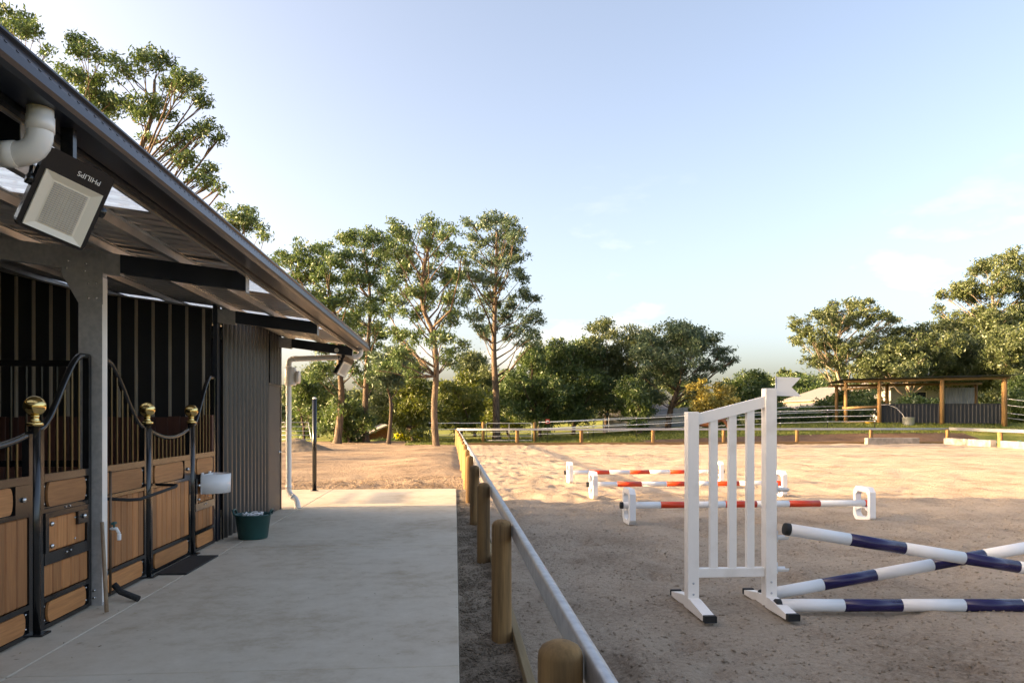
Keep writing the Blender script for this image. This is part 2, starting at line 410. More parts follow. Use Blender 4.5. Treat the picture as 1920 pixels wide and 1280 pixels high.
# ------------------------------------------------------------------ ground sheets
def grid_sheet(name, xs, ys, hfun, material, kind='structure'):
    xs = np.asarray(xs, float); ys = np.asarray(ys, float)
    X, Y = np.meshgrid(xs, ys)
    Z = hfun(X, Y)
    nx, ny = len(xs), len(ys)
    co = np.stack([X, Y, Z], -1).reshape(-1, 3)
    i = np.arange(nx - 1)[None, :] + nx * np.arange(ny - 1)[:, None]
    q = np.stack([i, i + 1, i + 1 + nx, i + nx], -1).reshape(-1, 4)
    me = bpy.data.meshes.new(name)
    me.vertices.add(len(co)); me.vertices.foreach_set('co', co.ravel())
    me.loops.add(q.size); me.loops.foreach_set('vertex_index', q.ravel().astype(np.int32))
    me.polygons.add(len(q)); me.polygons.foreach_set('loop_start', np.arange(0, q.size, 4, dtype=np.int32))
    me.polygons.foreach_set('use_smooth', np.ones(len(q), bool))
    me.update(calc_edges=True); me.validate()
    me.materials.append(material)
    o = bpy.data.objects.new(name, me); COL.objects.link(o)
    o['kind'] = kind
    return o

def spaced(a, b, d0, growth, start=None):
    """points from a to b, spacing d0 at `start`, growing away from it"""
    start = a if start is None else start
    up = [start]; d = d0
    while up[-1] < b: up.append(min(b, up[-1] + d)); d *= growth
    dn = []; d = d0; q = start
    while q > a: q = max(a, q - d); dn.append(q); d *= growth
    return np.array(dn[::-1] + up)

# grass and everything beyond: one sheet to the horizon
gx = np.concatenate([[-1500, -700, -350, -180], np.arange(-110, 120, 2.5), [180, 350, 700, 1500]])
gy = np.concatenate([[-600, -200, -80], np.arange(-40, 40, 4), np.arange(40, 75, 1.0), np.arange(75, 150, 5), [200, 300, 500, 900, 2000]])
grid_sheet('ground', gx, gy, lambda x, y: terrain(x, y) - 0.05 - 0.45 * (1 - sstep(42.5, 44.5, y)) + 0.05 * (vnoise(x, y, 3.0) - 0.5) * (y > 44), M['grass'])

def sand_h(x, y):
    z = 0.045 * (vnoise(x, y, 0.55, 1) - 0.5) + 0.040 * (vnoise(x, y, 0.21, 2) - 0.5) + 0.026 * (vnoise(x, y, 0.09, 3) - 0.5) + 0.05 * (vnoise(x, y, 2.6, 4) - 0.5)
    h = vnoise(x, y, 0.32, 9)
    z -= 0.05 * sstep(0.72, 0.90, h)             # hoof prints
    z += 0.010 * np.sin(y * 9 + 3 * vnoise(x, y, 4, 5)) * vnoise(x, y, 3.0, 6)   # harrow lines
    edge = np.minimum(x - 0.43, 1.0)
    return 0.02 + z * np.clip(edge * 3, 0.15, 1)
sx = spaced(0.45, 30.6, 0.045, 1.013)
sy = spaced(-6, 43.9, 0.045, 1.010, 3.0)
grid_sheet('arena_sand', sx, sy, sand_h, M['sand'])

def dirt_h(x, y):
    z = 0.05 * (vnoise(x, y, 1.3, 21) - 0.5) + 0.035 * (vnoise(x, y, 0.35, 22) - 0.5) + 0.02 * (vnoise(x, y, 0.14, 23) - 0.5)
    mound = 0.14 * np.exp(-((x + 0.9) / 1.5) ** 2) * sstep(18.5, 24, y) * (1 - sstep(38, 44, y))
    clods = 0.05 * sstep(0.62, 0.95, vnoise(x, y, 0.28, 25)) * np.exp(-((y - 17.6) / 1.1) ** 2)
    track = -0.06 * np.exp(-((y - 21.5 - 0.5 * x) / 0.9) ** 2)
    return -0.005 + (z + mound + clods + track) * sstep(16.2, 17.2, y) * np.clip((0.30 - x) * 2 + 0.25, 0.0, 1)
grid_sheet('dirt_yard', spaced(-42, 0.44, 0.09, 1.02, 0.44), spaced(16.0, 52, 0.09, 1.012), dirt_h, M['dirt'])
grid_sheet('gravel_strip', spaced(0.0, 0.44, 0.03, 1.0), spaced(-6, 16.4, 0.05, 1.0),
           lambda x, y: 0.012 + 0.02 * (vnoise(x, y, 0.12, 31) - 0.5) + 0.012 * (vnoise(x, y, 0.05, 32) - 0.5), M['gravel'])
grid_sheet('brown_dirt_strip', spaced(11.5, 34, 0.4, 1.0), spaced(44.25, 47.6, 0.2, 1.0),
           lambda x, y: terrain(x, y) - 0.02 + 0.07 * sstep(44.3, 45.2, y) * (1 - sstep(46.6, 47.5, y + 0.6 * (vnoise(x, y, 3, 41) - .5))) * sstep(11.5, 14, x) + 0.03 * (vnoise(x, y, 0.5, 42) - 0.5), M['brown_dirt'])

# concrete apron with sawn joints
mb = MB()
slab_x = [-12.0, -2.62, 0.03]
slab_y = [-6.0, 0.2, 4.6, 9.0, 13.0, 16.3]
apron = thing('concrete_apron', (0, 0, 0), None, None); apron['kind'] = 'structure'
for i in range(2):
    for j in range(5):
        MB().bbox(slab_x[i] + 0.004, slab_x[i + 1] - 0.004, slab_y[j] + 0.006, slab_y[j + 1] - 0.006, -0.1, 0.035, 0.006).build('slab', M['concrete'], apron)

# ------------------------------------------------------------------ stable building
SX = -2.95            # stall front plane
bld = thing('stable_building', (-2.95, 0, 0), 'long grey steel stable with wide skillion eave over the concrete walkway', 'stable')
EAVE_X, EAVE_Z, SLOPE = -1.62, 2.812, 0.13
RIDGE_X = -7.6
BY0, BY1 = -14.0, 13.3
KINK_X = -4.6
def roof_z(x):
    m = max(x, 2 * RIDGE_X - x) if x < RIDGE_X else x
    m = x if x >= RIDGE_X else 2 * RIDGE_X - x
    return EAVE_Z + (EAVE_X - max(m, KINK_X)) * SLOPE + max(0.0, KINK_X - m) * 0.25

def corrugated(mb, y0, y1, x0, x1, z_of, pitch=0.19, amp=0.036, th=0.002):
    """trapezoid-rib roof sheet, ribs along X"""
    ys = []; zs = []; y = y0
    while y < y1 - 1e-6:
        for dy, dz in ((0, 0), (0.065, 0), (0.105, 1), (0.15, 1)):
            if y + dy <= y1: ys.append(y + dy); zs.append(dz * amp)
        y += pitch
    ys.append(y1); zs.append(0)
    xsn = sorted(set(list(np.linspace(x0, x1, 5)) + [k for k in (KINK_X, 2 * RIDGE_X - KINK_X) if min(x0, x1) < k < max(x0, x1)]), reverse=True)
    vs_ = []
    for t in (0, th):
        for x in xsn:
            for yy, zz in zip(ys, zs): vs_.append((x, yy, z_of(x) + zz + t))
    n = len(ys); m = len(xsn)
    fs = []
    for s_ in (0, 1):
        for i in range(m - 1):
            for k in range(n - 1):
                a = s_ * n * m + i * n + k
                fs.append((a, a + 1, a + n + 1, a + n))
    mb.add(vs_, fs)

sky_y = [(0.6, 1.74), (3.72, 4.86), (6.8, 7.94), (9.9, 11.04)]
seg = []; y = BY0
for a, b in sky_y: seg.append((y, a)); y = b
seg.append((y, BY1))
mb = MB()
for a, b in seg: corrugated(mb, a, b, EAVE_X + 0.05, RIDGE_X, roof_z)
corrugated(mb, BY0, BY1, RIDGE_X - 0.002, -13.6, roof_z)
roof = mb.build('roof', M['roof_under'], bld)
for a, b in sky_y:
    mb = MB(); corrugated(mb, a, b, EAVE_X + 0.05, -5.6, roof_z); mb.build('skylight_sheet', M['skylight'], roof)
    mb = MB(); corrugated(mb, a, b, -5.602, RIDGE_X, roof_z); mb.build('roof_sheet', M['roof_under'], roof)
MB().bx(RIDGE_X - 0.25, RIDGE_X + 0.25, BY0, BY1 + 0.01, roof_z(RIDGE_X) + 0.035, roof_z(RIDGE_X) + 0.05).build('ridge_cap', M['gutter'], roof)

# gutter: quad profile with rolled bead, and the dark fascia behind it
def extr_y(mb, prof, y0, y1, smooth=False):
    mb.prism([(x, y0, z) for x, z in prof], (0, y1 - y0, 0), smooth=smooth)
gz = EAVE_Z
mb = MB()
g_out = [(-1.66, gz + 0.02), (-1.66, gz - 0.062), (-1.53, gz - 0.066), (-1.508, gz - 0.056), (-1.50, gz - 0.038), (-1.512, gz + 0.005), (-1.536, gz + 0.048), (-1.526, gz + 0.058), (-1.53, gz + 0.07), (-1.544, gz + 0.07), (-1.552, gz + 0.05), (-1.532, gz + 0.0), (-1.52, gz - 0.045), (-1.65, gz - 0.055), (-1.652, gz + 0.02)]
extr_y(mb, g_out, BY0, BY1 + 0.05)
gut = mb.build('gutter', M['gutter'], bld)
mb = MB()
for i in range(170):
    yy = 1.6 + i * 0.07
    mb.box((-1.5165, yy, gz + 0.014), (0.004, 0.012, 0.007), (Vector((0.88, 0, 0.48)), Vector((0, 1, 0)), Vector((-0.48, 0, 0.88))))
o = mb.build('overflow_slots', M['dark_steel'], gut); o['kind'] = 'stuff'
MB().bx(-1.70, -1.668, BY0, BY1 + 0.03, gz - 0.085, gz + 0.02).build('fascia', M['dark_steel'], bld)
mb = MB(); extr_y(mb, [(-1.725, gz - 0.092), (-1.705, gz - 0.092), (-1.705, gz + 0.0), (-1.775, gz + 0.008), (-1.775, gz - 0.01), (-1.725, gz - 0.017)], BY0, BY1)
mb.build('eave_purlin', M['galv_warm'], bld)

# purlins: top-hat sections along Y
for x in (-2.28, -2.82, -3.55, -4.35, -5.2, -6.1, -7.0):
    z = roof_z(x) - 0.004
    mb = MB(); extr_y(mb, [(x - 0.075, z), (x - 0.045, z - 0.006), (x - 0.03, z - 0.054), (x + 0.03, z - 0.061), (x + 0.045, z - 0.012), (x + 0.075, z - 0.012), (x + 0.075, z - 0.003)], BY0, BY1 - 0.05)
    mb.build('purlin', M['galv_warm'], bld)

# rafters and columns of each frame
FRAMES = [-3.25, -0.05, 3.15, 6.35, 9.55, 12.75]
def rafter_poly(x0, x1, y, d):
    a = roof_z(x0) - 0.066; b = roof_z(x1) - 0.066
    return [(x0, y, a), (x1, y, b), (x1, y, b - d), (x0, y, a - d)]
for fy in FRAMES:
    mb = MB(); mb.prism(rafter_poly(-1.72, -2.72, fy - 0.04, 0.15), (0, 0.08, 0))
    r_ = mb.build('rafter', M['dark_steel'], bld)
    MB().prism(rafter_poly(-1.716, -1.72, fy - 0.05, 0.165), (0, 0.10, 0)).build('end_plate', M['galv_dull'], r_)
    MB().prism(rafter_poly(-2.722, KINK_X, fy - 0.038, 0.17), (0, 0.076, 0)).prism(rafter_poly(KINK_X, -7.55, fy - 0.038, 0.17), (0, 0.076, 0)).build('rafter', M['galv_dull'], bld)
    if fy > 12: 
        mb = MB(); mb.lathe((-1.98, fy - 0.041, roof_z(-1.98) - 0.16), [(0.04, 0), (0.036, 0.012), (0.018, 0.012), (0.016, 0.004)], 14, (Vector((1, 0, 0)), Vector((0, 0, 1)), Vector((0, -1, 0))))
        mb.build('round_cap', M['white'], r_)
    if fy in (9.55, 12.75): continue
    mb = MB()
    mb.bx(-3.04, -2.865, fy - 0.045, fy - 0.041, 0.035, 2.88)      # web facing the camera
    mb.bx(-2.865, -2.861, fy - 0.045, fy + 0.045, 0.035, 2.76)
    mb.bx(-3.044, -3.04, fy - 0.045, fy + 0.045, 0.035, 2.88)
    mb.bx(-3.04, -2.865, fy + 0.041, fy + 0.045, 0.035, 2.88)
    c_ = mb.build('column', M['galv_dull'], bld)
    MB().bx(-2.8605, -2.858, fy - 0.043, fy + 0.043, 0.06, 2.70).build('flange_bounce', M['pvc'], c_)  # pale strip laid on the flange in place of bounced light
    # knee plate with bolts
    t = roof_z(-2.9)
    mb = MB(); mb.prism([(-3.17, fy - 0.052, t - 0.09), (-2.852, fy - 0.052, t - 0.125), (-2.852, fy - 0.052, t - 0.50), (-3.035, fy - 0.052, t - 0.50), (-3.17, fy - 0.052, t - 0.26)], (0, 0.005, 0))
    k_ = mb.build('knee_plate', M['galv_dull'], c_)
    mb = MB()
    for bx_, bz in ((-3.12, .15), (-3.13, .21), (-2.98, .17), (-2.99, .23), (-2.96, .33), (-2.90, .33), (-2.96, .45), (-2.90, .45)):
        mb.lathe((bx_, fy - 0.052, t - bz), [(0.012, 0), (0.012, 0.006), (0.007, 0.012)], 8, (Vector((1, 0, 0)), Vector((0, 0, 1)), Vector((0, -1, 0))))
    for bx_, bz in ((-2.98, .10), (-2.98, .16), (-2.92, .10), (-2.92, .16)):
        mb.lathe((bx_, fy - 0.046, bz), [(0.012, 0), (0.012, 0.006), (0.007, 0.012)], 8, (Vector((1, 0, 0)), Vector((0, 0, 1)), Vector((0, -1, 0))))
    o = mb.build('bolts', M['chrome'], c_); o['kind'] = 'stuff'

# black box gutter bracket above near pipe
MB().bbox(-2.3, -1.74, 2.60, 2.95, 2.63, 2.80, 0.008).build('junction_box', M['dark_steel'], bld)

# flush corrugated end bay (store room)
def corr_wall(name, y0, y1, z0, z1f, x, material, parent, pitch=0.19, amp=0.030):
    mb = MB(); n = int((y1 - y0) / pitch * 14)
    vs_ = []; fs = []
    for i in range(n + 1):
        y = y0 + (y1 - y0) * i / n
        xx = x + amp * max(0.0, min(1.0, 0.5 + 1.6 * math.cos(2 * math.pi * (y - y0) / pitch) - 0.9))
        vs_ += [(xx, y, z0), (xx, y, z1f(y))]
    for i in range(n): fs.append((2 * i, 2 * i + 2, 2 * i + 3, 2 * i + 1))
    mb.add(vs_, fs, False)
    return mb.build(name, material, parent)
wtop = lambda y: roof_z(-2.93) - 0.02
w = corr_wall('corrugated_wall', 9.62, 12.0, 0.036, wtop, -2.93, M['tin'], bld)
corr_wall('corrugated_wall', 12.0, 12.82, 2.12, wtop, -2.93, M['tin'], bld)
MB().bx(-2.99, -2.935, 9.50, 9.615, 0.036, roof_z(-2.95) - 0.02).build('corner_flashing', M['dark_steel'], bld)
MB().bx(-2.99, -2.915, 12.80, 12.86, 0.036, roof_z(-2.95) - 0.02).build('corner_flashing', M['dark_steel'], bld)
mb = MB()
for i in range(30): mb.lathe((-2.921, 9.66 + i * 0.078, 1.50), [(0.006, 0), (0.006, 0.004)], 6, (Vector((0, 1, 0)), Vector((0, 0, 1)), Vector((1, 0, 0))))
o = mb.build('screws', M['dark_steel'], w); o['kind'] = 'stuff'
d_ = MB().bx(-2.96, -2.925, 12.03, 12.78, 0.05, 2.09).build('store_door', M['store'], bld)
mb = MB(); mb.lathe((-2.925, 12.70, 1.0), [(0.025, 0), (0.025, 0.012), (0.01, 0.014), (0.01, 0.05)], 12, (Vector((0, 1, 0)), Vector((0, 0, 1)), Vector((1, 0, 0)))); mb.tube([(-2.875, 12.70, 1.0), (-2.875, 12.58, 1.0)], 0.009, 8)
mb.build('door_handle', M['chrome'], d_)
MB().bx(-2.97, -2.91, 11.98, 12.80, 2.092, 2.118).build('door_head', M['tin'], d_)
# outer shell
def gable(name, y, material, x0=-13.2, x1=-2.99, t=0.05):
    mb = MB(); mb.prism([(x0, y, 0), (x1, y, 0), (x1, y, roof_z(x1) - 0.02), (KINK_X, y, roof_z(KINK_X) - 0.02), (RIDGE_X, y, roof_z(RIDGE_X) - 0.02), (2 * RIDGE_X - KINK_X, y, roof_z(KINK_X) - 0.02), (x0, y, roof_z(x0) - 0.02)], (0, t, 0))
    return mb.build(name, material, bld)
gable('end_wall', 12.80, M['tin']); gable('end_wall', BY0 + 0.3, M['tin'])
MB().bx(-13.25, -13.2, BY0 + 0.3, 12.85, 0, roof_z(-13.2) - 0.02).build('back_wall', M['tin'], bld)
MB().bx(-7.7, -7.6, BY0 + 0.36, 12.79, 0.036, 3.3).build('centre_wall', M['black_clad'], bld)
# dark cladding across the end of the stalls, pale ribs proud of it
PY = 9.47
mb = MB(); mb.prism([(-7.55, PY, 0.04), (-3.0, PY, 0.04), (-3.0, PY, roof_z(-3.0) - 0.09), (KINK_X, PY, roof_z(KINK_X) - 0.09), (-7.55, PY, roof_z(-7.55) - 0.09)], (0, 0.03, 0))
pw = mb.build('partition_wall', M['black_clad'], bld)
for i in range(22):
    x = -3.09 - i * 0.2
    mb = MB(); mb.prism([(x - 0.018, PY, 1.5), (x - 0.010, PY - 0.03, 1.5), (x + 0.010, PY - 0.03, 1.5), (x + 0.018, PY, 1.5)], (0, 0, roof_z(x) - 0.10 - 1.5))
    mb.build('rib', M['rib'], pw)
for i in range(30):
    x = -3.06 - i * 0.145
    MB().bbox(x - 0.142, x, PY - 0.07, PY - 0.034, 0.05, 1.57 + 0.006 * (i % 3), 0.004).build('kickboard', M['red_wood'], pw)
MB().bbox(-3.045, -2.93, PY - 0.17, PY - 0.075, 0.037, 1.60, 0.005).build('timber_jamb', M['red_wood'], pw)
# unseen rail and board added behind the end wall to shade the apron
yr = MB().bbox(-9.06, -8.96, 15.38, 15.46, 0, 2.2, 0.006).build('shadow_post', M['galv_dull'], bld)
MB().bx(-9.02, -8.99, 13.35, 15.379, 1.43, 1.47).build('shadow_rail', M['galv_dull'], yr)
MB().bx(-9.02, -8.98, 13.35, 15.379, 1.53, 1.68).build('shadow_board', M['galv_dull'], yr)

# stall dividers: boards below, bars above
for dy in (3.15, 6.40):
    dv = MB().bx(-7.5, -3.06, dy - 0.02, dy + 0.02, 1.98, 2.03).bx(-7.5, -3.06, dy - 0.02, dy + 0.02, 1.16, 1.21).build('stall_divider', M['black'], bld)
    for i in range(30): MB().bbox(-3.07 - 0.147 * (i + 1), -3.07 - 0.147 * i - 0.004, dy - 0.019, dy + 0.019, 0.05, 1.155, 0.003).build('kickboard', M['red_wood'], dv)
    for i in range(36): MB().tube([(-3.14 - 0.12 * i, dy, 1.21), (-3.14 - 0.12 * i, dy, 1.985)], 0.010, 8, False).build('bar', M['black'], dv)

# downpipes
def pipe_with_elbows(pts, r, parent, name='downpipe', sockets=()):
    mb = MB(); P = [Vector(p) for p in pts]; path = [P[0]]
    for i in range(1, len(P) - 1):
        a = (P[i - 1] - P[i]).normalized(); b = (P[i + 1] - P[i]).normalized(); rr = r * 1.9
        for k in range(7):
            t = k / 6
            path.append(P[i] + a * rr * (1 - t) ** 2 + b * rr * t ** 2)
        for e in (a, b):
            mb.tube([P[i] + e * rr * 0.95, P[i] + e * (rr + r * 1.1)], r * 1.07, 20)
    path.append(P[-1])
    mb.tube(path, r, 20)
    return mb.build(name, M['pvc'], parent)
pipe_with_elbows([(-1.60, 3.02, gz - 0.06), (-1.60, 3.02, 2.575), (-2.83, 3.02, 2.52), (-2.83, 3.02, 0.1)], 0.047, bld)
dp = pipe_with_elbows([(-1.62, 13.0, gz - 0.06), (-1.62, 13.0, 2.62), (-2.83, 13.0, 2.57), (-2.83, 13.0, 0.28), (-2.66, 12.9, 0.17), (-2.66, 12.9, 0.04)], 0.047, bld)
mb = MB(); mb.lathe((-2.80, 13.0, 2.12), [(0.09, 0), (0.10, 0.02), (0.10, 0.28), (0.085, 0.31)], 20); mb.lathe((-2.70, 13.0, 2.26), [(0.11, 0), (0.11, 0.05), (0.09, 0.06)], 20, (Vector((0, 1, 0)), Vector((0, 0, 1)), Vector((1, 0, 0))))
mb.build('rain_head', M['pvc'], dp)

# ------------------------------------------------------------------ stall fronts
def stall_panel(front, kind, y0, y1, topf, bolts=True):
    """one bay of the stall front between y0 and y1 (wood in a black steel frame)"""
    x = SX; fr = MB()
    t = 0.045
    def hbar(z0, z1, a=y0, b=y1, th=0.05): fr.bx(x - th / 2, x + th / 2, a, b, z0, z1)
    ztop0, ztop1 = topf(0), topf(1)
    fr.bx(x - 0.024, x + 0.024, y0, y0 + t, 0.05, ztop0); fr.bx(x - 0.024, x + 0.024, y1 - t, y1, 0.05, ztop1)
    a, b = y0 + t, y1 - t
    hbar(1.10, 1.155, a, b); hbar(0.875, 0.905, a, b, 0.046); hbar(0.235, 0.27, a, b); hbar(0.045, 0.075, a, b, 0.046)
    fr.bx(x - 0.012, x + 0.006, a, b, 0.076, 0.234); fr.bx(x - 0.012, x + 0.006, a, b, 0.906, 1.099)
    if kind == 'hatch':
        hbar(0.50, 0.585, a, b, 0.056); fr.bx(x - 0.03, x + 0.034, a, a + 0.045, 0.586, 0.874); fr.bx(x - 0.03, x + 0.034, b - 0.045, b, 0.586, 0.874); hbar(0.835, 0.874, a + 0.046, b - 0.046, 0.066)
        fr.bx(x + 0.012, x + 0.042, b - 0.20, b - 0.046, 0.735, 0.834)
        mb2 = fr
    if kind == 'door':
        fr.bx(x - 0.02, x + 0.03, b - 0.17, b, 0.906, 1.098)
    # curved top rail
    n = 18; pts = [(x, y0 + (y1 - y0) * k / n, topf(k / n)) for k in range(n + 1)]
    fr.tube(pts, 0.024, 10)
    p = fr.build({'door': 'sliding_door', 'hatch': 'hatch_panel', 'plain': 'fixed_panel'}[kind], M['black'], front)
    # bars
    m = max(2, round((b - a) / 0.105))
    for k in range(1, m):
        yy = a + (b - a) * k / m
        MB().tube([(x, yy, 1.15), (x, yy, topf((yy - y0) / (y1 - y0)) - 0.01)], 0.0095, 8, False).build('bar', M['bar'], p)
    # vertical planks
    def planks(z0, z1, a_, b_, xo=0.0):
        k = max(2, round((b_ - a_) / 0.125)); w_ = (b_ - a_) / k
        for i in range(k):
            MB().bbox(x - 0.018 + xo, x + 0.016 + xo, a_ + i * w_ + 0.0032, a_ + (i + 1) * w_ - 0.0032, z0, z1, 0.008).build('plank', M['stall_wood'], p)
    if kind == 'hatch':
        planks(0.272, 0.498, a, b)
        planks(0.587, 0.834, a + 0.046, b - 0.046, 0.004)
    else:
        planks(0.272, 0.873, a, b)
    # boards with rounded ends
    def board(z0, z1, a_, b_):
        rr = 0.035; pl = []
        zc_ = (z0 + z1) / 2; hz = (z1 - z0) / 2
        for k in range(9):
            an = -math.pi / 2 + math.pi * k / 8
            pl.append((x + 0.007, b_ - rr + rr * math.cos(an), zc_ + hz * math.sin(an)))
        for k in range(9):
            an = math.pi / 2 + math.pi * k / 8
            pl.append((x + 0.007, a_ + rr + rr * math.cos(an), zc_ + hz * math.sin(an)))
        MB().prism(pl, (0.017, 0, 0)).build('board', M['stall_wood_h'], p)
    e = 0.045
    board(0.082, 0.228, a + e, b - e)
    board(0.914, 1.092, a + e, b - (0.19 if kind == 'door' else e))
    mb = MB(); ax = (Vector((0, 1, 0)), Vector((0, 0, 1)), Vector((1, 0, 0)))
    spots = [(yy, zz, 0.008) for yy in (a + 0.02, b - 0.02) for zz in (0.105, 0.205, 0.94, 1.065)]
    if kind == 'hatch': spots += [(a + 0.075, 0.63, 0.033), (a + 0.075, 0.79, 0.033), (b - 0.215, 0.63, 0.02), (b - 0.215, 0.79, 0.02), (b - 0.12, 0.79, 0.044), ((a + b) / 2 - 0.03, 0.55, 0.03), ((a + b) / 2 + 0.03, 0.555, 0.03), ((a + b) / 2 - 0.03, 0.89, 0.024), ((a + b) / 2 + 0.03, 0.89, 0.024)]
    if kind == 'door': spots += [(b - 0.085, 1.0, 0.032)]
    for yy, zz, xo in spots:
        big = 0.019 if xo > 0.03 else 0.0085
        mb.lathe((x + xo, yy, zz), [(big, 0), (big * 0.95, big * 0.5), (big * 0.55, big)], 10, ax)
    o = mb.build('bolts', M['chrome'], p); o['kind'] = 'stuff'
    return p

M['bar'] = mat('bronze tinted bar', (0.16, 0.12, 0.07), (0.11, 0.08, 0.05), 0.22, 0.8, scale=4)
def ball_post(front, y):
    p = MB().tube([(SX + 0.01, y, 0.05), (SX + 0.01, y, 1.50)], 0.036, 16).bx(SX - 0.06, SX + 0.09, y - 0.06, y + 0.06, 0.037, 0.05).build('ball_post', M['black'], front)
    c = (SX + 0.01, y, 1.50)
    MB().lathe(c, [(0.050, 0), (0.054, 0.006), (0.054, 0.020), (0.050, 0.026)], 28).lathe(c, [(0.040, 0.0262), (0.028, 0.040), (0.026, 0.062), (0.032, 0.074)], 28).lathe(c, 
               [(max(0.0008, 0.072 * math.sin(math.pi * k / 18)), 0.140 - 0.072 * math.cos(math.pi * k / 18)) for k in range(0, 19)], 32).build('ball_finial', M['brass'], p)

UP = lambda t: 1.47 + 0.58 * float(sstep(0.0, 0.86, t))
DOWN = lambda t: UP(1 - t)
DIP = lambda t: 1.36 + 0.085 * (2 * t - 1) ** 2
# near stall
s1 = thing('stall_front', (SX, 5.0, 0), 'near stall front with plank door, brass ball post and hatch panel beside the column', 'stall front', 'stall fronts along the walkway')
stall_panel(s1, 'plain', 3.22, 4.20, DOWN)
ball_post(s1, 4.25)
stall_panel(s1, 'door', 4.30, 5.43, DIP)
ball_post(s1, 5.48)
stall_panel(s1, 'hatch', 5.53, 6.27, UP)
# far stall
s2 = thing('stall_front', (SX, 7.9, 0), 'far stall front with two brass ball posts, between column and grey corrugated wall', 'stall front', 'stall fronts along the walkway')
p2 = stall_panel(s2, 'plain', 6.42, 7.35, DOWN)
ball_post(s2, 7.40)
stall_panel(s2, 'door', 7.45, 8.55, DIP)
ball_post(s2, 8.60)
stall_panel(s2, 'hatch', 8.65, 9.39, UP)
MB().tube([(SX + 0.03, 6.46, 0.90), (SX + 0.06, 6.46, 0.885), (SX + 0.22, 6.50, 0.87), (SX + 0.27, 6.60, 0.865), (SX + 0.27, 7.42, 0.90), (SX + 0.25, 7.50, 0.905), (SX + 0.04, 7.53, 0.91)], 0.014, 10).build('blanket_bar', M['rubber'], p2)

# ------------------------------------------------------------------ things on the walkway
def feeder():
    t = thing('corner_feeder', (SX + 0.05, 9.02, 0.66), 'white plastic feeder hooked on the far stall hatch', 'feeder')
    mb = MB(); n = 14; o_ = []; i_ = []
    for k in range(n + 1):
        an = -math.pi / 2 + math.pi * k / n
        o_.append((SX + 0.06 + 0.26 * math.cos(an), 9.0 + 0.22 * math.sin(an)))
        i_.append((SX + 0.07 + 0.235 * math.cos(an), 9.0 + 0.20 * math.sin(an)))
    zl = [0.70, 0.90]
    vs_ = []; fs = []
    for (x, y) in o_: vs_ += [(x - 0.02 * (x - SX), y, 0.69), (x, y, 0.91)]
    m = len(vs_)
    for (x, y) in i_: vs_ += [(x - 0.02 * (x - SX), y, 0.70), (x, y, 0.91)]
    for k in range(n):
        fs += [(2 * k, 2 * k + 2, 2 * k + 3, 2 * k + 1), (m + 2 * k, m + 2 * k + 1, m + 2 * k + 3, m + 2 * k + 2), (2 * k + 1, 2 * k + 3, m + 2 * k + 3, m + 2 * k + 1)]
    fs.append(tuple(2 * k for k in range(n + 1))); fs.append(tuple(m + 2 * k for k in range(n + 1))[::-1])
    mb.add(vs_, fs, True)
    mb.bx(SX + 0.052, SX + 0.066, 8.78, 9.22, 0.69, 0.91)
    mb.build('tub', M['white_plastic'], t)
    MB().bx(SX + 0.036, SX + 0.051, 8.84, 8.90, 0.82, 0.93).bx(SX + 0.036, SX + 0.051, 9.10, 9.16, 0.82, 0.93).build('hook', M['white_plastic'], t)
feeder()

bp_ = Vector((-2.56, 9.72, 0.036))
bt = thing('bucket', bp_, 'dark green plastic tub holding ropes, against the grey corrugated wall', 'bucket')
mb = MB(); mb.lathe(bp_, [(0.17, 0), (0.18, 0.01), (0.215, 0.29), (0.228, 0.295), (0.228, 0.31), (0.21, 0.31), (0.17, 0.03), (0.02, 0.025)], 28); mb.build('tub', M['green_plastic'], bt)
for sg in (-1, 1):
    mb = MB(); mb.tube([bp_ + Vector((sg * 0.215, -0.07, 0.30)), bp_ + Vector((sg * 0.235, -0.055, 0.36)), bp_ + Vector((sg * 0.235, 0.055, 0.36)), bp_ + Vector((sg * 0.215, 0.07, 0.30))], 0.012, 8); mb.build('handle', M['green_plastic'], bt)
mb = MB()
for k in range(5):
    a0 = k * 1.3; pts = [bp_ + Vector((0.11 * math.cos(a0 + j * 0.5), 0.11 * math.sin(a0 + j * 0.6), 0.29 + 0.035 * math.sin(j * 1.1 + k))) for j in range(9)]
    mb.tube(pts, 0.009, 6)
mb.build('rope', M['white_plastic'], bt)

mt = MB().bbox(-2.90, -2.60, 7.48, 8.46, 0.037, 0.052, 0.004).build('rubber_mat', M['rubber'])
tag(mt, 'thin black rubber mat on the concrete before the far stall door', 'mat')

br = thing('broom', (-2.62, 6.12, 0.036), 'old broom leaning on the steel column, wooden handle', 'broom')
MB().tube([(-2.70, 6.03, 0.05), (-2.83, 6.24, 0.72)], [0.016, 0.0145], 10).build('handle', M['handle_wood'], br)
sc = thing('drain_hose', (-2.72, 6.5, 0.036), 'short dark hose end lying at the foot of the column', 'hose')
MB().tube([(-2.84, 6.47, 0.17), (-2.78, 6.46, 0.11), (-2.62, 6.42, 0.058)], 0.026, 12).build('hose', M['rubber'], sc)
tp = thing('garden_tap', (-2.85, 6.46, 0.04), 'garden tap with green handle on a thin pipe beside the column', 'tap')
MB().tube([(-2.85, 6.43, 0.10), (-2.85, 6.43, 1.12)], 0.011, 8).build('riser_pipe', M['copper'], tp)
MB().tube([(-2.85, 6.43, 0.64), (-2.80, 6.43, 0.64), (-2.78, 6.43, 0.60)], 0.014, 8).lathe((-2.78, 6.43, 0.545), [(0.015, 0), (0.016, 0.008), (0.016, 0.05), (0.012, 0.055)], 12).build('spout', M['white_plastic'], tp)
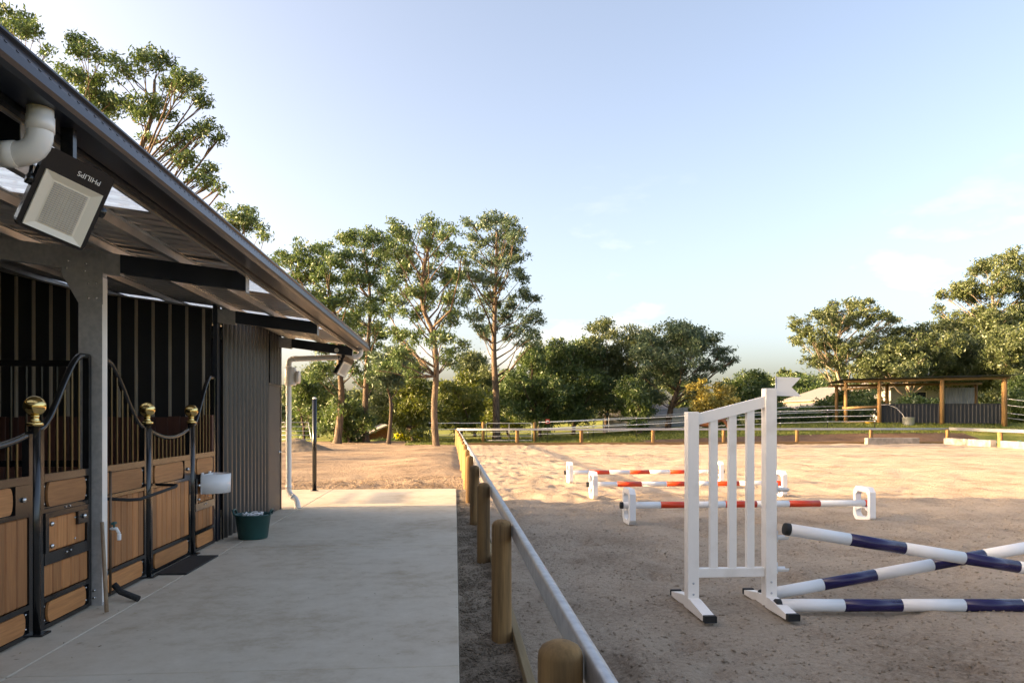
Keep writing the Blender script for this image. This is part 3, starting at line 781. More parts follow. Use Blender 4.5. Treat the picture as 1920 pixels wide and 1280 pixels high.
MB().tube([(-2.82, 6.40, 0.685), (-2.82, 6.46, 0.685)], 0.013, 8).tube([(-2.82, 6.43, 0.64), (-2.82, 6.43, 0.69)], 0.008, 6).build('tap_handle', M['green_plastic'], tp)

bp = thing('bollard_post', (-2.95, 16.0, 0.035), 'tall black steel post with pale cap at the end of the concrete', 'post')
MB().tube([(-2.95, 16.0, 0.036), (-2.95, 16.0, 1.97)], 0.045, 16).lathe((-2.95, 16.0, 0.036), [(0.085, 0), (0.085, 0.012), (0.05, 0.014)], 12).build('post', M['black'], bp)
MB().lathe((-2.95, 16.0, 1.97), [(0.045, 0), (0.04, 0.02), (0.015, 0.035)], 14).build('cap', M['white_plastic'], bp)

# floodlights: a face quad (origin A, axes e1 across, e2 down), body behind it
def floodlight(A, e1, e2, label, text):
    A, e1, e2 = Vector(A), Vector(e1), Vector(e2)
    w_, h_ = e1.length, e2.length; x_ = e1.normalized(); y_ = (e2 - x_ * e2.dot(x_)).normalized(); n_ = x_.cross(y_)
    if n_.x < 0: n_ = -n_
    t = thing('floodlight', A, label, 'floodlight', 'floodlights under the eave')
    P = lambda a, b, c: A + x_ * (a * w_) + y_ * (b * h_) + n_ * c
    def rrect(a0, a1, b0, b1, c, r):
        pts = []
        for (ca, cb, s0) in ((a1 - r / w_, b1 - r / h_, 0), (a0 + r / w_, b1 - r / h_, 1), (a0 + r / w_, b0 + r / h_, 2), (a1 - r / w_, b0 + r / h_, 3)):
            for k in range(5):
                an = math.pi / 2 * (s0 + k / 4)
                pts.append(P(ca, cb, c) + x_ * (r * math.cos(an)) + y_ * (r * math.sin(an)))
        return pts
    MB().prism(rrect(0, 1, 0, 1, 0, 0.025), n_ * -0.045).prism(rrect(0.1, 0.9, 0.12, 0.9, -0.046, 0.02), n_ * -0.03).build('housing', M['black'], t)
    # pale reflector frame sloping in to the diode panel
    o_ = [P(0.08, 0.26, 0.016), P(0.92, 0.26, 0.016), P(0.92, 0.955, 0.016), P(0.08, 0.955, 0.016)]
    i_ = [P(0.22, 0.34, 0.004), P(0.78, 0.34, 0.004), P(0.78, 0.88, 0.004), P(0.22, 0.88, 0.004)]
    mb = MB(); mb.add(o_ + i_ + [p - n_ * 0.0155 for p in o_], [(k, (k + 1) % 4, 4 + (k + 1) % 4, 4 + k) for k in range(4)] + [(k, 8 + k, 8 + (k + 1) % 4, (k + 1) % 4) for k in range(4)] + [(4, 5, 6, 7)])
    mb.build('reflector', M['lens'], t)
    mb = MB()
    for i in range(20):
        for j in range(10):
            mb.box(P(0.25 + 0.5 * (j + 0.5) / 10, 0.355 + 0.51 * (i + 0.5) / 20, 0.006), (w_ * 0.5 / 10 * 0.8, h_ * 0.51 / 20 * 0.62, 0.004), (x_, y_, n_))
    o = mb.build('diode_grid', M['lens_grid'], t); o['kind'] = 'stuff'
    mb = MB()
    for a in (-0.03, 1.03): mb.lathe(P(a, 0.45, -0.02), [(0.022, -0.012), (0.022, 0.012)], 12, (y_, n_, x_))
    up = Vector((0, 0, 1)); br0 = P(0.5, 0.1, -0.10)
    mb.tube([P(-0.03, 0.45, -0.02), P(-0.03, 0.2, -0.11), P(1.03, 0.2, -0.11), P(1.03, 0.45, -0.02)], 0.009, 8)
    mb.box((P(0.5, 0.2, -0.11) + Vector((0, 0, 0.09))), (0.05, 0.03, 0.2))
    mb.build('bracket', M['black'], t)
    if text:
        cu = bpy.data.curves.new('lettering', 'FONT'); cu.body = 'PHILIPS'; cu.size = h_ * 0.085; cu.extrude = 0.0004; cu.align_x = 'CENTER'
        tmp = bpy.data.objects.new('tmp', cu); COL.objects.link(tmp)
        dg = bpy.context.evaluated_depsgraph_get()
        me = bpy.data.meshes.new_from_object(tmp.evaluated_get(dg)); bpy.data.objects.remove(tmp)
        # reads upside down: its "up" runs down the face
        mt_ = Matrix((( -x_.x, y_.x, n_.x, 0), (-x_.y, y_.y, n_.y, 0), (-x_.z, y_.z, n_.z, 0), (0, 0, 0, 1)))
        if mt_.determinant() < 0: mt_ = Matrix(((-x_.x, y_.x, -n_.x, 0), (-x_.y, y_.y, -n_.y, 0), (-x_.z, y_.z, -n_.z, 0), (0, 0, 0, 1)))
        me.transform(Matrix.Translation(P(0.66, 0.115, 0.0015) - A) @ mt_)
        me.materials.append(M['white']); o = bpy.data.objects.new('lettering', me); COL.objects.link(o); o.parent = t
def cam_vec(rx, up, toward):
    return Vector((CA * rx - SA * toward, -SA * rx - CA * toward, up))
Af = at(92, 272, 2.92)
floodlight(Af, cam_vec(0.156, -0.069, -0.197), cam_vec(-0.150, -0.300, 0.014), 'large black floodlight with pale reflector under the near end of the eave', True)
floodlight(Vector((-1.82, 12.60, 2.60)), (0.12, 0.26, -0.06), cam_vec(-0.17, -0.30, 0.014), 'small looking floodlight at the far end of the eave', False)

# ------------------------------------------------------------------ arena fences
def fence_post(parent, x, y, z0, h, r, square=False):
    mb = MB()
    mb.lathe((x, y, z0 - 0.15), [(r * 1.0, 0), (r * 1.0, 0.15), (r * 0.985, h + 0.115), (r * 0.95, h + 0.130), (r * 0.80, h + 0.148), (r * 0.45, h + 0.162), (0.004, h + 0.166)], 22)
    return mb.build('post', M['post_wood'], parent)
def rail_run(parent, pts, hgt=0.11, th=0.045, name='rail'):
    """rolled steel rail: rounded top and bottom lips with a shallow web"""
    pts = [Vector(p) for p in pts]
    prof = [(-0.5, -0.30), (-0.42, -0.48), (0.1, -0.5), (0.5, -0.42), (0.5, -0.25), (0.2, -0.16), (0.2, 0.16), (0.5, 0.25), (0.5, 0.42), (0.1, 0.5), (-0.42, 0.48), (-0.5, 0.30)]
    mb = MB(); n = len(prof); vs_ = []; fs = []
    for i, p in enumerate(pts):
        t = (pts[min(i + 1, len(pts) - 1)] - pts[max(i - 1, 0)]); t.z = 0; t.normalize(); s_ = Vector((t.y, -t.x, 0))
        for a, b in prof: vs_.append(p + s_ * (a * th) + Vector((0, 0, b * hgt)))
    for i in range(len(pts) - 1):
        for k in range(n): fs.append((i * n + k, i * n + (k + 1) % n, (i + 1) * n + (k + 1) % n, (i + 1) * n + k))
    fs.append(tuple(range(n))[::-1]); fs.append(tuple((len(pts) - 1) * n + k for k in range(n)))
    mb.add(vs_, fs, True)
    return mb.build(name, M['galv'], parent)

fl = thing('arena_fence', (0.33, 2.3, 0), 'round timber posts with one steel rail between walkway and arena', 'fence', 'fences round the sand arena')
y = 2.34; k = 0; ry = []
while y < 43.6:
    x = 0.335 - 0.0052 * (y - 2.3) + random.uniform(-0.008, 0.008)
    fence_post(fl, x, y, 0.0, 0.84 + 0.002 * y + random.uniform(-0.012, 0.012), 0.070 if k else 0.073)
    y += 2.83; k += 1
rail_run(fl, [(0.335 - 0.0052 * (yy - 2.3) + 0.096, yy, 0.765 + 0.002 * yy) for yy in np.linspace(-2, 43.6, 18)])
for i in range(17):
    a = -2 + i * 2.7
    MB().bbox(0.405 - 0.0052 * (a - 2.3), 0.455 - 0.0052 * (a - 2.3), a, a + 2.69, -0.05, 0.085, 0.004).build('sleeper', M['sleeper'], fl)

ff = thing('arena_fence', (0.1, 43.9, 0), 'far arena fence of square timber posts under one long pale rail', 'fence', 'fences round the sand arena')
FARP = [(0.12, 43.9)] + [tuple(gp(px, 833 - 0.0018 * (px - 967))[:2]) for px in (967, 1085, 1218, 1350, 1488, 1628)] + [(30.6, 44.3)]
FARP = [(x, 43.9 + 0.4 * x / 30.6) for x, y in FARP]
for i, (x, y) in enumerate(FARP):
    fence_post(ff, x, y, 0, 0.90, 0.11)
rail_run(ff, [(x, y - 0.14, 0.93) for x, y in FARP], 0.12, 0.06)
for (xa, ya), (xb, yb) in zip(FARP[:-1], FARP[1:]):
    d = Vector((xb - xa, yb - ya, 0)); L = d.length; d.normalize(); s_ = Vector((d.y, -d.x, 0))
    MB().box((Vector((xa, ya, 0.07)) + d * L / 2 + s_ * 0.15), (L - 0.01, 0.06, 0.17), (d, -s_, Vector((0, 0, 1)))).build('sleeper', M['post_wood_h'], ff)

fr_ = thing('arena_fence', (29.6, 40, 0), 'right hand arena fence turning the corner toward the camera', 'fence', 'fences round the sand arena')
RP = [(30.1, 41.6), (28.9, 37.6), (28.0, 33.4), (27.1, 29.2)]
for x, y in RP[1:]: fence_post(fr_, x, y, 0, 0.92, 0.13)
rail_run(fr_, [(30.6, 44.14, 0.94), (28.75, 37.6, 0.93), (26.95, 29.2, 0.93)], 0.18, 0.07)
# pale concrete kerb blocks at that corner
for i, (a, b, lab) in enumerate((((24.9, 43.6), (28.3, 43.75), 'long low concrete block lying by the far corner of the arena'), ((29.55, 42.9), (28.98, 38.2), 'pale concrete block edging beside the corner post'), ((28.85, 37.3), (28.0, 33.0), 'concrete edging block at the right edge of the picture'))):
    d = Vector((b[0] - a[0], b[1] - a[1], 0)); L = d.length; d.normalize(); s_ = Vector((-d.y, d.x, 0))
    o = MB().box(((a[0] + b[0]) / 2, (a[1] + b[1]) / 2, 0.17), (L, 0.34, 0.46), (d, s_, Vector((0, 0, 1)))).build('concrete_block', M['block'])
    bv = o.modifiers.new('edge', 'BEVEL'); bv.width = 0.03; bv.segments = 2
    tag(o, lab, 'concrete block', 'concrete blocks at the arena corner')

# ------------------------------------------------------------------ show jump wing and poles
wg = thing('jump_wing', (2.25, 5.98, 0), 'white timber jump wing with sloping top and swallowtail flag', 'jump wing')
WX0, WX1, WY = 1.925, 2.575, 5.96
def upright(x, top, name='upright'):
    MB().bbox(x - 0.047, x + 0.047, WY - 0.047, WY + 0.047, 0.06, top, 0.004).build(name, M['white'], wg)
upright(WX0, 1.607); upright(WX1, 1.80)
def sl(x): return 1.535 + (x - WX0) * (1.70 - 1.535) / (WX1 - WX0)
a, b = WX0 + 0.048, WX1 - 0.048
MB().prism([(a, WY - 0.03, sl(a) - 0.045), (b, WY - 0.03, sl(b) - 0.045), (b, WY - 0.03, sl(b) + 0.045), (a, WY - 0.03, sl(a) + 0.045)], (0, 0.06, 0)).build('top_rail', M['white'], wg)
MB().bbox(a, b, WY - 0.03, WY + 0.03, 0.262, 0.335, 0.003).build('bottom_rail', M['white'], wg)
for x in (2.105, 2.262, 2.412):
    MB().prism([(x - 0.031, WY - 0.022, 0.336), (x + 0.031, WY - 0.022, 0.336), (x + 0.031, WY - 0.022, sl(x + 0.031) - 0.046), (x - 0.031, WY - 0.022, sl(x - 0.031) - 0.046)], (0, 0.044, 0)).build('slat', M['white'], wg)
for x in (WX0, WX1):
    pl = [(x - 0.045, WY - 0.42, 0.012), (x - 0.045, WY + 0.42, 0.012), (x - 0.045, WY + 0.42, 0.05), (x - 0.045, WY + 0.10, 0.10), (x - 0.045, WY - 0.10, 0.10), (x - 0.045, WY - 0.42, 0.055)]
    f_ = MB().prism(pl, (0.09, 0, 0)).build('foot', M['white'], wg)
    for sg in (-1, 1): MB().bbox(x - 0.048, x + 0.048, WY + sg * 0.421, WY + sg * 0.455, 0.010, 0.062, 0.004).build('end_cap', M['rubber'], f_)
    mb = MB()
    for zz in (0.13, 0.22): mb.lathe((x, WY - 0.047, zz), [(0.009, 0), (0.008, 0.005)], 8, (Vector((1, 0, 0)), Vector((0, 0, 1)), Vector((0, -1, 0))))
    o = mb.build('bolts', M['galv'], f_); o['kind'] = 'stuff'
MB().bx(WX1 + 0.048, WX1 + 0.054, WY - 0.02, WY + 0.02, 0.25, 1.45).build('cup_track', M['galv_dull'], wg)
for z in (0.98, 0.585, 0.325):
    mb = MB(); mb.bx(WX1 + 0.055, WX1 + 0.062, WY - 0.03, WY + 0.03, z - 0.04, z + 0.05)
    pts = [(WX1 + 0.062, WY + 0.05 * math.sin(t), z - 0.03 + 0.05 * (1 - math.cos(t))) for t in np.linspace(-1.0, 1.0, 9)]
    mb.prism(pts + [(p[0], p[1], p[2] + 0.012) for p in pts[::-1]], (0.09, 0, 0))
    mb.build('pole_cup', M['white_plastic'], wg)
MB().tube([(WX1 + 0.058, WY, 1.45), (WX1 + 0.058, WY, 1.90)], 0.006, 6).build('flag_stick', M['galv'], wg)
MB().prism([(WX1 + 0.065, WY - 0.003, 1.74), (WX1 + 0.275, WY - 0.003, 1.735), (WX1 + 0.19, WY - 0.003, 1.81), (WX1 + 0.27, WY - 0.003, 1.89), (WX1 + 0.065, WY - 0.003, 1.895)], (0, 0.006, 0)).build('flag', M['white'], wg)

def striped_pole(a, b, r, bands, label, group, cols):
    """bands: list of (length, colour index)"""
    a, b = Vector(a), Vector(b); d = (b - a).normalized()
    t = thing('jump_pole', (a + b) / 2, label, 'pole', group)
    ax = d.cross(Vector((0, 0, 1))).normalized(); ay = ax.cross(d); s_ = 0.04; L = (b - a).length
    MB().lathe(a, [(r * 0.92, -0.005), (r * 1.02, 0.003), (r * 1.02, 0.04)], 20, (ax, ay, d)).build('end_cap', M['rubber'], t)
    i = 0
    while s_ < L - 0.041:
        ln, c = bands[i] if i < len(bands) else (bands[-1][0], bands[-2 + (i - len(bands)) % 2][1])
        e = min(L - 0.04, s_ + ln)
        MB().lathe(a + d * s_, [(r, 0), (r, (e - s_) - 0.0005)], 20, (ax, ay, d)).build('band', cols[c], t)
        s_ = e; i += 1
    MB().lathe(a + d * (L - 0.04), [(r * 1.02, 0), (r * 1.02, 0.037), (r * 0.92, 0.045)], 20, (ax, ay, d)).build('end_cap', M['rubber'], t)
BW = [M['white_plastic'], M['navy']]
bl = [(0.50, 0), (0.46, 1)] * 4
g_ = 'navy and white poles of the cross jump'
striped_pole((2.68, 5.90, 0.655), (6.22, 5.72, 0.07), 0.050, bl, 'navy and white pole sloping down from the wing to the right', g_, BW)
striped_pole((2.56, 6.10, 0.065), (6.22, 5.98, 0.68), 0.050, bl, 'navy and white pole rising to the right behind the others', g_, BW)
striped_pole((2.55, 5.78, 0.065), (6.2, 5.50, 0.065), 0.050, bl, 'navy and white pole lying flat on the sand', g_, BW)

RW = [M['white_plastic'], M['red']]
def cav_block(x, y, label):
    t = thing('cavaletti_block', (x, y, 0.01), label, 'cavaletti block', 'white cavaletti blocks')
    hw, h = 0.235, 0.53; c = 0.09
    def oct_(w_, z0, z1, c_, y0=0): return [(x - 0.045, y - w_ + c_, z0), (x - 0.045, y + w_ - c_, z0), (x - 0.045, y + w_, z0 + c_), (x - 0.045, y + w_, z1 - c_), (x - 0.045, y + w_ - c_, z1), (x - 0.045, y - w_ + c_, z1), (x - 0.045, y - w_, z1 - c_), (x - 0.045, y - w_, z0 + c_)]
    MB().ring(oct_(hw, 0.012, h, 0.07), oct_(hw - 0.07, 0.075, h - 0.075, 0.05), (0.09, 0, 0)).build('frame', M['white_plastic'], t)
    pts = []
    mb = MB(); mb.prism([(x - 0.03, y - hw + 0.068, 0.16), (x - 0.03, y - 0.05, 0.205), (x - 0.03, y + 0.05, 0.205), (x - 0.03, y + hw - 0.068, 0.16), (x - 0.03, y + hw - 0.068, 0.205), (x - 0.03, y + 0.055, 0.228), (x - 0.03, y - 0.055, 0.228), (x - 0.03, y - hw + 0.068, 0.205)], (0.06, 0, 0))
    mb.build('pole_seat', M['white_plastic'], t)
rw = [(0.56, 0), (0.48, 1), (0.50, 0), (0.48, 1), (0.50, 0), (0.48, 1), (0.70, 0)]
ROWS = [(17.6, 2.72, 6.35, 'farthest'), (14.35, 2.68, 6.42, 'middle'), (10.85, 2.56, 6.17, 'nearest')]
for yy, xa, xb, nm in ROWS:
    lab = {'farthest': 'red and white cavaletti pole farthest from the wing, in full sun', 'middle': 'red and white cavaletti pole in the middle row', 'nearest': 'red and white cavaletti pole in the shade nearest the white wing'}[nm]
    striped_pole((xa - 0.13, yy, 0.278), (xb + 0.13, yy, 0.278), 0.049, rw, lab, 'red and white cavaletti poles', RW)
    cav_block(xa, yy, f'left white block carrying the {nm} red and white pole')
    cav_block(xb, yy, f'right white block carrying the {nm} red and white pole')

# ------------------------------------------------------------------ paddock beyond the arena
def tz(x, y): return float(terrain(np.float64(x), np.float64(y)))
def white_fence(name, label, pts, hs=(1.28, 0.86, 0.50)):
    t = thing(name, (pts[0][0], pts[0][1], tz(*pts[0])), label, 'fence')
    P = [Vector((x, y, tz(x, y))) for x, y in pts]
    for h in hs:
        q = []
        for i in range(len(P) - 1):
            for k in range(6):
                s_ = k / 6; p = P[i].lerp(P[i + 1], s_); q.append(Vector((p.x, p.y, P[i].z * (1 - s_) + P[i + 1].z * s_ + h - 0.05 * s_ * (1 - s_))))
        q.append(P[-1] + Vector((0, 0, h)))
        MB().tube(q, 0.022 if h > 0.6 else 0.016, 6).build('rail', M['white_plastic'], t)
    for p in P:
        MB().tube([p - Vector((0, 0, 0.2)), p + Vector((0, 0, 1.34))], 0.022, 6).build('post', M['rubber'], t)
        mb = MB()
        for h in hs: mb.box(p + Vector((0, -0.03, h)), (0.06, 0.06, 0.07))
        o = mb.build('insulators', M['white_plastic'], t); o['kind'] = 'stuff'
q0 = at(1011, 0, 49.5); q1 = at(1640, 0, 50.5)
white_fence('paddock_fence', 'white taped paddock fence on thin black posts running up to the shelter', [(q0.x + (q1.x - q0.x) * k / 7, q0.y + (q1.y - q0.y) * k / 7) for k in range(8)])
q0 = at(1011, 0, 53); q1 = at(1580, 0, 58)
white_fence('paddock_fence', 'second white paddock fence farther back, seen through the wing slats', [(q0.x + (q1.x - q0.x) * k / 6, q0.y + (q1.y - q0.y) * k / 6) for k in range(7)], (1.25, 0.8))
q0 = at(805, 0, 50); q1 = at(900, 0, 50)
white_fence('paddock_fence', 'short white fence left of the galvanised gate', [(q0.x, q0.y), ((q0.x + q1.x) / 2, q0.y), (q1.x, q1.y)])
q0 = at(1886, 0, 53); q1 = at(1990, 0, 51)
white_fence('paddock_fence', 'pipe fence right of the field shelter', [(q0.x, q0.y), (q1.x, q1.y)], (1.75, 1.3, 0.75, 0.4))

ga, gb = at(906, 0, 48.5), at(1003, 0, 48.5)
gt = thing('farm_gate', (ga.x, ga.y, 0), 'galvanised tube farm gate behind the far arena fence', 'gate')
for p in (ga, gb):
    MB().lathe((p.x, p.y, -0.1), [(0.10, 0), (0.10, 1.40), (0.06, 1.45)], 12).build('gate_post', M['post_wood'], gt)
d = (gb - ga); d.z = 0
fp = lambda s_, z: (ga.x + d.x * s_, ga.y + d.y * s_, z)
MB().tube([fp(.06, .15), fp(.06, 1.22), fp(.08, 1.27), fp(.92, 1.27), fp(.94, 1.22), fp(.94, .15), fp(.06, .15)], 0.024, 8).build('gate_frame', M['galv'], gt)
for z in (0.42, 0.7): MB().tube([fp(.06, z), fp(.94, z)], 0.017, 6).build('gate_rail', M['galv'], gt)
MB().tube([fp(.5, .15), fp(.5, 1.27)], 0.017, 6).build('gate_stay', M['galv'], gt)

sg = at(1027, 0, 48.3)
sn = thing('warning_sign', (sg.x, sg.y, 0), 'small red and white sign on a thin dark stake by the gate', 'sign')
MB().tube([(sg.x, sg.y, -0.1), (sg.x, sg.y, 1.3)], 0.02, 6).build('stake', M['rubber'], sn)
pn = MB().prism([(sg.x - 0.14, sg.y - 0.03, 1.24), (sg.x + 0.15, sg.y - 0.03, 1.26), (sg.x + 0.11, sg.y - 0.03, 1.52), (sg.x - 0.14, sg.y - 0.03, 1.54)], (0, 0.01, 0)).build('panel', M['sign_red'], sn)
MB().prism([(sg.x - 0.10, sg.y - 0.034, 1.29), (sg.x + 0.10, sg.y - 0.034, 1.30), (sg.x + 0.075, sg.y - 0.034, 1.45), (sg.x - 0.10, sg.y - 0.034, 1.46)], (0, 0.003, 0)).build('face', M['white'], pn)
MB().prism([(sg.x - 0.04, sg.y - 0.037, 1.31), (sg.x + 0.07, sg.y - 0.037, 1.315), (sg.x + 0.05, sg.y - 0.037, 1.39), (sg.x - 0.03, sg.y - 0.037, 1.40)], (0, 0.002, 0)).build('symbol', M['rubber'], pn)

# field shelter
def shelter():
    Z = 52.5
    L_, Rr = at(1583, 0, Z + 1.5), at(1878, 0, Z)
    z0 = 1.14
    t = thing('field_shelter', (L_.x, L_.y, z0), 'open timber pole shelter with flat iron roof and charcoal half walls', 'shelter')
    ex = Vector((Rr.x - L_.x, Rr.y - L_.y, 0)); W = ex.length; ex.normalize(); ey = Vector((-ex.y, ex.x, 0)); ez = Vector((0, 0, 1))
    P = lambda a, b, z: Vector((L_.x, L_.y, z0)) + ex * a + ey * b + ez * z
    def pole(a, b, h, r=0.14): MB().tube([P(a, b, -0.3), P(a, b, h)], [r * 1.08, r], 12).build('pole', M['post_wood'], t)
    pole(0.1, 0, 3.05, .12); pole(2.2, -0.6, 3.2); pole(W * 0.605, -0.6, 3.22); pole(W - 0.1, -0.6, 3.3, .17)
    pole(W * 0.385, 3.4, 2.95, .13); pole(W * 0.76, 3.4, 3.0, .13); pole(0.4, 3.4, 2.9, .12); pole(W - 0.2, 3.4, 3.0, .13)
    mb = MB(); n = 60; vs_ = []; fs = []
    for j, b in enumerate((-1.2, 3.9)):
        for i in range(n * 2 + 1):
            a = -0.45 + (W + 1.1) * i / (n * 2)
            z = 3.22 + 0.20 * (a / W) + 0.025 * (i % 2) - 0.10 * j
            vs_ += [tuple(P(a, b, z)), tuple(P(a, b, z + 0.012))]
    m = 2 * (n * 2 + 1)
    for i in range(n * 2):
        fs += [(2 * i, 2 * i + 2, m + 2 * i + 2, m + 2 * i), (2 * i + 1, m + 2 * i + 1, m + 2 * i + 3, 2 * i + 3), (2 * i, 2 * i + 1, 2 * i + 3, 2 * i + 2), (m + 2 * i, m + 2 * i + 2, m + 2 * i + 3, m + 2 * i + 1)]
    mb.add(vs_, fs); mb.build('roof', M['dark_steel'], t)
    MB().tube([P(-0.2, -0.62, 3.08), P(W + 0.2, -0.62, 3.26)], 0.10, 10).build('beam', M['post_wood_h'], t)
    MB().tube([P(-0.2, 3.4, 2.93), P(W + 0.2, 3.4, 3.05)], 0.10, 10).build('beam', M['post_wood_h'], t)
    for z in (2.55, 1.18, 0.12): MB().tube([P(-0.15, 0.0, z), P(2.2, -0.45, z + 0.10)], 0.085, 10).build('side_rail', M['post_wood_h'], t)
    MB().tube([P(W * 0.66, 1.0, 3.1), P(W * 0.76, 3.2, 2.1)], 0.07, 8).build('brace', M['post_wood'], t)
    def sheet(name, a0, a1, b0, b1, z_0, z_1, material, pitch=0.25):
        A, B = P(a0, b0, 0), P(a1, b1, 0); dd = B - A; L = dd.length; dd.normalize(); nn = Vector((dd.y, -dd.x, 0)); mb = MB(); k = int(L / pitch); vs_ = []; fs = []
        for i in range(k):
            for s_, o_ in ((0, 0), (0.5, 0), (0.6, 0.03), (0.9, 0.03)):
                p = A + dd * (L * (i + s_) / k) + nn * o_; vs_ += [(p.x, p.y, z0 + z_0), (p.x, p.y, z0 + z_1)]
        p = B; vs_ += [(p.x, p.y, z0 + z_0), (p.x, p.y, z0 + z_1)]
        for i in range(len(vs_) // 2 - 1): fs.append((2 * i, 2 * i + 2, 2 * i + 3, 2 * i + 1))
        mb.add(vs_, fs)
        o = mb.build(name, material, t); sm_ = o.modifiers.new('thick', 'SOLIDIFY'); sm_.thickness = 0.01
        return o
    sheet('wall_sheet', 2.35, W * 0.595, -0.52, -0.52, 0.10, 1.42, M['navy_panel']); sheet('wall_sheet', W * 0.615, W - 0.25, -0.52, -0.52, 0.10, 1.42, M['navy_panel'])
    MB().box(P((2.35 + W - 0.25) / 2, -0.52, 1.45), (W - 2.6, 0.08, 0.07), (ex, ey, ez)).build('cap_rail', M['navy_panel'], t)
    sheet('back_sheet', W * 0.775, W - 0.3, 3.35, 3.35, 0.3, 2.75, M['blue_grey'], 0.2)
    # water bin, feed tub beside it
    b_ = P(W * 0.37, -1.3, 0); q = thing('water_bin', b_, 'dented galvanised bin in front of the shelter wall', 'bin')
    MB().lathe(b_, [(0.36, -0.1), (0.37, 0.0), (0.41, 0.50), (0.43, 0.52), (0.40, 0.52), (0.36, 0.06), (0.05, 0.05)], 18).build('bin', M['galv'], q)
    y_ = P(1.35, -1.1, 0); q = thing('feed_tub', y_, 'yellow feed tub under the shelter side rail', 'tub')
    MB().lathe(y_, [(0.2, -0.02), (0.28, 0.16), (0.27, 0.20), (0.22, 0.20), (0.17, 0.05), (0.02, 0.04)], 16).build('tub', M['yellow'], q)
    hs = P(W * 0.33, -0.75, 0); q = thing('hose_arch', hs, 'thin pale pipe arching over the charcoal wall to the bin', 'pipe')
    MB().tube([P(W * 0.20, -0.70, 1.40), P(W * 0.26, -0.72, 1.42), P(W * 0.31, -0.85, 1.18), P(W * 0.34, -1.05, 0.75), P(W * 0.35, -1.25, 0.45)], 0.02, 8).build('pipe', M['galv_dull'], q)
shelter()
hz_ = at(1885, 0, 47.5); zz = tz(hz_.x, hz_.y)
hs = thing('coiled_hose', (hz_.x, hz_.y, zz), 'loose aqua hose lying in the grass at right', 'hose')
MB().tube([(hz_.x - 1.6 + 3.4 * s_ + 0.25 * math.sin(s_ * 25), hz_.y + 0.55 * math.sin(s_ * 17), tz(hz_.x - 1.6 + 3.4 * s_, hz_.y) + 0.06 + 0.05 * math.sin(s_ * 40)) for s_ in np.linspace(0, 1, 60)], 0.045, 6).build('hose', M['aqua'], hs)

# horse behind the far fence
def horse():
    b = at(1322, 0, 47.2); z0 = tz(b.x, b.y)
    t = thing('horse', (b.x, b.y, z0), 'chestnut horse standing behind the far fence, seen through the wing', 'horse')
    me = bpy.data.meshes.new('body')
    V = [(-0.62, 0, 1.32), (-0.35, 0, 1.28), (0.05, 0, 1.22), (0.45, 0, 1.26), (0.75, 0, 1.40), (1.02, 0, 1.42), (1.22, 0, 1.30), (1.34, 0, 1.10), (1.44, 0, 0.86),
         (-0.55, 0.16, 1.05), (-0.50, 0.17, 0.78), (-0.66, 0.17, 0.52), (-0.62, 0.17, 0.12), (-0.56, 0.17, 0.03),
         (-0.55, -0.16, 1.05), (-0.42, -0.17, 0.78), (-0.56, -0.17, 0.52), (-0.50, -0.17, 0.12), (-0.44, -0.17, 0.03),
         (0.52, 0.15, 0.98), (0.50, 0.15, 0.72), (0.50, 0.15, 0.46), (0.49, 0.15, 0.12), (0.54, 0.15, 0.03),
         (0.52, -0.15, 0.98), (0.58, -0.15, 0.72), (0.60, -0.15, 0.46), (0.58, -0.15, 0.12), (0.63, -0.15, 0.03)]
    rad = [0.22, 0.30, 0.31, 0.30, 0.21, 0.15, 0.13, 0.12, 0.075, 0.17, 0.10, 0.062, 0.045, 0.06, 0.17, 0.10, 0.062, 0.045, 0.06, 0.14, 0.085, 0.055, 0.042, 0.06, 0.14, 0.085, 0.055, 0.042, 0.06]
    E = [(0, 1), (1, 2), (2, 3), (3, 4), (4, 5), (5, 6), (6, 7), (7, 8), (0, 9), (9, 10), (10, 11), (11, 12), (12, 13), (0, 14), (14, 15), (15, 16), (16, 17), (17, 18), (3, 19), (19, 20), (20, 21), (21, 22), (22, 23), (3, 24), (24, 25), (25, 26), (26, 27), (27, 28)]
    me.from_pydata(V, E, [])
    o = bpy.data.objects.new('body', me); COL.objects.link(o)
    sk = o.modifiers.new('skin', 'SKIN')
    for i, r_ in enumerate(rad): me.skin_vertices[0].data[i].radius = (r_, r_)
    me.skin_vertices[0].data[2].use_root = True; me.skin_vertices[0].data[0].use_root = False
    ss = o.modifiers.new('sub', 'SUBSURF'); ss.levels = 2; ss.render_levels = 2
    dg = bpy.context.evaluated_depsgraph_get(); m2 = bpy.data.meshes.new_from_object(o.evaluated_get(dg)); bpy.data.objects.remove(o)
    m2.materials.clear(); m2.materials.append(M['horse'])
    o = bpy.data.objects.new('body', m2); COL.objects.link(o); o.parent = t
    w = Vector((b.x, b.y, z0))
    MB().tube([w + Vector(p) for p in ((-0.80, 0, 1.38), (-0.90, 0, 1.2), (-0.92, 0, 0.7))], [0.05, 0.08, 0.02], 8).build('tail', M['horse_dark'], t)
    MB().prism([w + Vector(p) for p in ((0.62, -0.02, 1.62), (1.0, -0.02, 1.58), (1.25, -0.02, 1.42), (1.20, -0.02, 1.36), (0.98, -0.02, 1.50), (0.66, -0.02, 1.52))], (0, 0.04, 0)).build('mane', M['horse_dark'], t)
    for s_ in (-1, 1): MB().lathe(w + Vector((1.24, 0.06 * s_, 1.40)), [(0.03, 0), (0.03, 0.06), (0.004, 0.13)], 8).build('ear', M['horse'], t)
    t.rotation_euler = (0, 0, -0.25)
horse()

